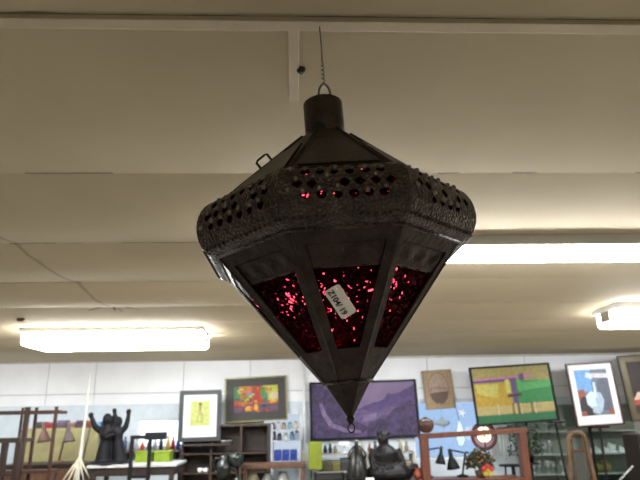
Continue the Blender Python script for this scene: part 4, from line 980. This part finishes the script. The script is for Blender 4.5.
for a_, b_ in ((x0+.03,(x0+x1)/2),((x0+x1)/2+.03,x1-.03)):
    MB().box((a_,Y0+.01,.75),(b_,Y0+.016,z1-.03)).build('glass_door', thin_glass('cabinet_glass', (.93,.97,.95), .06), t)
# glassware inside
M_glw = mat('glassware', (.55,.58,.6), .08, .35, spec=.9)
gob = None; lab = []
for r_, z in enumerate(csh):
    pxs = [(530,537,544,551),(531,538,545,552,560),(533,541,549,560,567)][r_]
    for k, px in enumerate(pxs):
        x = xx(px, 8.1); y = 8.1+.06*(k % 2)
        shelf_n = ['middle','lower','upper'][r_]
        lbl = '%s clear glass goblet from the left on the %s shelf of the glass cabinet' % (['first','second','third','fourth','fifth'][k], shelf_n)
        if gob is None:
            gob = thing('glass_goblet', (x,y,z), lbl, 'goblet', 'goblets in the glass cabinet')
            MB().lathe([(.012,.07),(.03,.085),(.036,.12),(.033,.155),(.031,.155),(.03,.12),(.01,.085),(1e-6,.085)], (x,y,z), 14).build('bowl', M_glw, gob)
            MB().lathe([(.03,0),(.03,.004),(.006,.012),(.005,.07),(1e-6,.07)], (x,y,z), 14).build('foot', M_glw, gob)
        else:
            c_ = copy_tree(gob); c_.location = (x,y,z); c_['label'] = lbl; sc_ = random.uniform(.8,1.2); c_.scale = (sc_,sc_,sc_)
M_por = mat('white_porcelain', (.72,.74,.76), .25)
for k, (px, w) in enumerate(((590,.06),(597,.05),(605,.055),(611,.075),(621,.06),(628,.05))):
    x = xx(px,8.1); z = csh[0]
    t = thing('porcelain_figure', (x,8.1,z), '%s white porcelain figure from the left in the glass cabinet' % ['first','second','third','fourth','fifth','sixth'][k], 'figurine', 'white figurines in the glass cabinet')
    hh = [.07,.075,.07,.13,.075,.07][k]
    MB().lathe([(w,0),(w,.012),(w*.85,.02)], (x,8.1,z), 16).build('base', M_por, t)
    m = MB(); m.ball((x,8.1,z+hh*.45), (w*.85,.04,hh*.42), 10); m.ball((x-w*.45,8.09,z+hh*.85), (.022,.022,.024), 8); m.tube([(x+w*.5,8.1,z+hh*.5),(x+w*.9,8.1,z+hh*.8)], [.016,.006], 6); m.build('figure', M_por, t, remesh=.006)
for k, (px, c, nm) in enumerate(((594,(120,115,50),'olive'),(602,(150,130,60),'mustard'))):
    x = xx(px,8.1); z = csh[1]
    single(MB().lathe([(.04,0),(.07,.04),(.075,.09),(.04,.13),(.045,.15),(1e-6,.13)], (x,8.1,z), 18), 'glazed_bowl', cm(*c,.3), nm+' glazed vase on the lower shelf of the glass cabinet', 'vase', (x,8.1,z), 'glazed vases in the glass cabinet')
# trailing plant left of the cabinet
Y = 7.62; c = at(527,442,Y); zp = zz(461,Y,527)
t = thing('potted_plant', (c.x,Y,zp-.02), 'dark green leafy plant in a black pot between orange frame and glass cabinet', 'plant')
MB().lathe([(.05,0),(.07,.1),(.075,.11),(.068,.11),(1e-6,.09)], (c.x,Y,zp-.02), 16).build('pot', M_black, t)
m = MB(); rr = random.Random(4)
for k in range(420):
    th = rr.uniform(0,2*PI); r = rr.random()**.5
    p = Vector((c.x-.03+.23*r*math.cos(th), Y+.1*r*math.sin(th), zp+.08+rr.uniform(0,.36)))
    d = Vector((rr.uniform(-1,1),rr.uniform(-1,1),rr.uniform(-1,.6))).normalized(); e = d.cross(Vector((.3,1,.2))).normalized(); L = rr.uniform(.03,.06)
    m.quad([p,p+d*L*.5+e*L*.25,p+d*L,p+d*L*.5-e*L*.25])
m.build('foliage', mat('dark_leaf', (.014,.034,.015), .5, var=.5), t)
m = MB()
for k in range(8): th = 2*PI*k/8; m.tube([(c.x,Y,zp+.08),(c.x+.09*math.cos(th),Y+.06*math.sin(th),zp+.3)], .004, 5)
m.build('stems', mat('stem', (.08,.07,.03), .8), t)
Y = 7.62; zst = zp-.02
t = thing('plant_stand', (c.x,Y,0), 'thin black stand under the dark green leafy plant', 'stand')
MB().lathe([(.12,zst-.02),(.12,zst),(1e-6,zst)], (c.x,Y,0), 20).build('plate', M_black, t)
MB().tube([(c.x,Y,0.02),(c.x,Y,zst-.02)], .016, 8).build('pole', M_black, t); MB().lathe([(.14,0),(.14,.02),(1e-6,.03)], (c.x,Y,0), 20).build('base', M_black, t)
# picture stands
for pxa, pya, pxb, pyb, Y, lbl in ((555.5,423,560,445,7.77,'thin black picture stand below the right corner of the green abstract painting'),(600,428,607,480,7.77,'thin black picture stand below the blue and white abstract print')):
    p = at(pxa,pya,Y); q = at(pxb,pyb,Y); d = (q-p); g = p + d*((p.z-.03)/(p.z-q.z))
    t = thing('picture_stand', (g.x,Y,0), lbl, 'stand', 'black picture stands')
    MB().tube([p, g], .016, 8).build('pole', M_black, t); MB().lathe([(.1,0),(.1,.015),(.03,.04),(1e-6,.04)], (g.x,Y,0), 24).build('base', M_black, t)
    MB().box((p.x-.12,Y-.03,p.z),(p.x+.12,Y+.03,p.z+.02)).build('ledge', M_black, t)
# rattan chair
Y = 6.9; M_rat = wood('rattan', (.075,.038,.017), (.13,.07,.032), .5)
a = at(568,440,Y); b_ = at(586,440,Y); zt = zz(432.5,Y,577); w = (b_.x-a.x)/2; cx = (a.x+b_.x)/2
t = thing('rattan_chair', (cx,Y,0), 'honey brown bentwood chair with arched high back in front of the glass cabinet', 'chair')
arch = [(cx-w-.1,Y+.0,.45),(cx-w-.03,Y,.9),(cx-w,Y,zt-.12),(cx-w*.8,Y,zt-.03),(cx-w*.4,Y,zt),(cx+w*.4,Y,zt),(cx+w*.8,Y,zt-.03),(cx+w,Y,zt-.12),(cx+w+.03,Y,.9),(cx+w+.1,Y,.45)]
MB().tube(arch, .026, 10).build('back_arch', M_rat, t)
MB().tube([(cx-w*.6,Y,zt-.02),(cx-w*.55,Y,zt-.2),(cx-w*.62,Y,.6)], .01, 8).build('inner_bow', M_rat, t); MB().tube([(cx+w*.6,Y,zt-.02),(cx+w*.55,Y,zt-.2),(cx+w*.62,Y,.6)], .01, 8).build('inner_bow', M_rat, t)
MB().tube([(cx-w,Y,zt-.19),(cx,Y-.01,zt-.2),(cx+w,Y,zt-.19)], .014, 8).build('cross_rail', M_rat, t)
MB().box((cx-w+.02,Y-.006,.75),(cx+w-.02,Y+.006,zt-.2)).build('back_panel', mat('dark_cane', (.04,.045,.04), .7), t)
MB().lathe([(.24,0),(.25,.02),(.24,.04),(1e-6,.045)], (cx,Y-.22,.43), 24).build('seat', M_rat, t)
for sx in (-1,1):
    for dy in (-.38,-.04): MB().tube([(cx+sx*.17,Y+dy,.43),(cx+sx*.2,Y+dy-.02,0)], .018, 8).build('leg', M_rat, t)
# dark wardrobe far right
Y = 7.3; x0, x1 = xx(630,Y), xx(680,Y); z1 = zz(434,Y,630)
t = thing('dark_cabinet', ((x0+x1)/2,Y,0), 'dark brown wooden cabinet in the bottom right corner', 'cabinet')
MB().box((x0,Y-.2,0),(x1,Y+.15,z1-.03)).build('body', M_dkwood, t, bevel=.006); MB().box((x0-.01,Y-.22,z1-.03),(x1+.02,Y+.16,z1)).build('top', M_dkwood, t, bevel=.005)
for k in range(2):
    a_ = x0+.02+k*(x1-x0-.02)/2; d = MB().box((a_,Y-.215,.1),(a_+(x1-x0-.06)/2,Y-.2,z1-.06)).build('door', M_dkwood, t, bevel=.004); MB().ball((a_+.3,Y-.225,1.0), .014, 8).build('knob', M_gold, d)
p, q = at(633,466,6.3), at(619,481,6.3); g = q+(q-p)*((q.z-.02)/(p.z-q.z))
g = Vector((q.x-.25, 6.3, .01))
t = thing('white_walking_stick', g, 'shiny white tipped stick leaning before the dark cabinet at bottom right', 'stick')
MB().tube([p, q], .011, 8).build('grip', mat('shiny_white', (.25,.25,.25), .15), t)
MB().tube([q, g], .012, 8).build('shaft', M_black, t)
# ------------------------------------------------------------------ light and look
w = bpy.data.worlds.new('sky'); scene.world = w; w.use_nodes = True
bg = w.node_tree.nodes['Background']; bg.inputs[0].default_value = (.82,.90,1,1); bg.inputs[1].default_value = 2.2
def area(name, loc, rot, sx, sy, e, col=(1,.97,.92)):
    l = bpy.data.lights.new(name, 'AREA'); l.shape = 'RECTANGLE'; l.size = sx; l.size_y = sy; l.energy = e; l.color = col
    o = bpy.data.objects.new(name, l); COL.objects.link(o); o.location = loc; o.rotation_euler = rot; return o
for x in (-4.2, -1.4, 1.4, 4.2): area('fill_light', (x, 4.9, 2.36), (0,0,0), 1.6, .15, 20, (.97,.98,1))  # unseen fill row, added so floor bounce lifts the far ceiling
for x in (-4.0, -1.2, 1.6, 4.4): area('fill_light', (x, 6.9, 2.38), (R_(18),0,0), 1.6, .15, 13, (.94,.97,1))  # unseen fill row, added to brighten the back wall
area('fill_light', (0, -1.6, 2.36), (0,0,0), 3.0, .5, 13, (1,.96,.88))  # unseen fill added behind the camera
scene.view_settings.view_transform = 'Standard'
scene.view_settings.exposure = 1.08
scene.cycles.max_bounces = 12; scene.cycles.transmission_bounces = 12; scene.cycles.use_denoising = True
scene.cycles.sample_clamp_indirect = 6
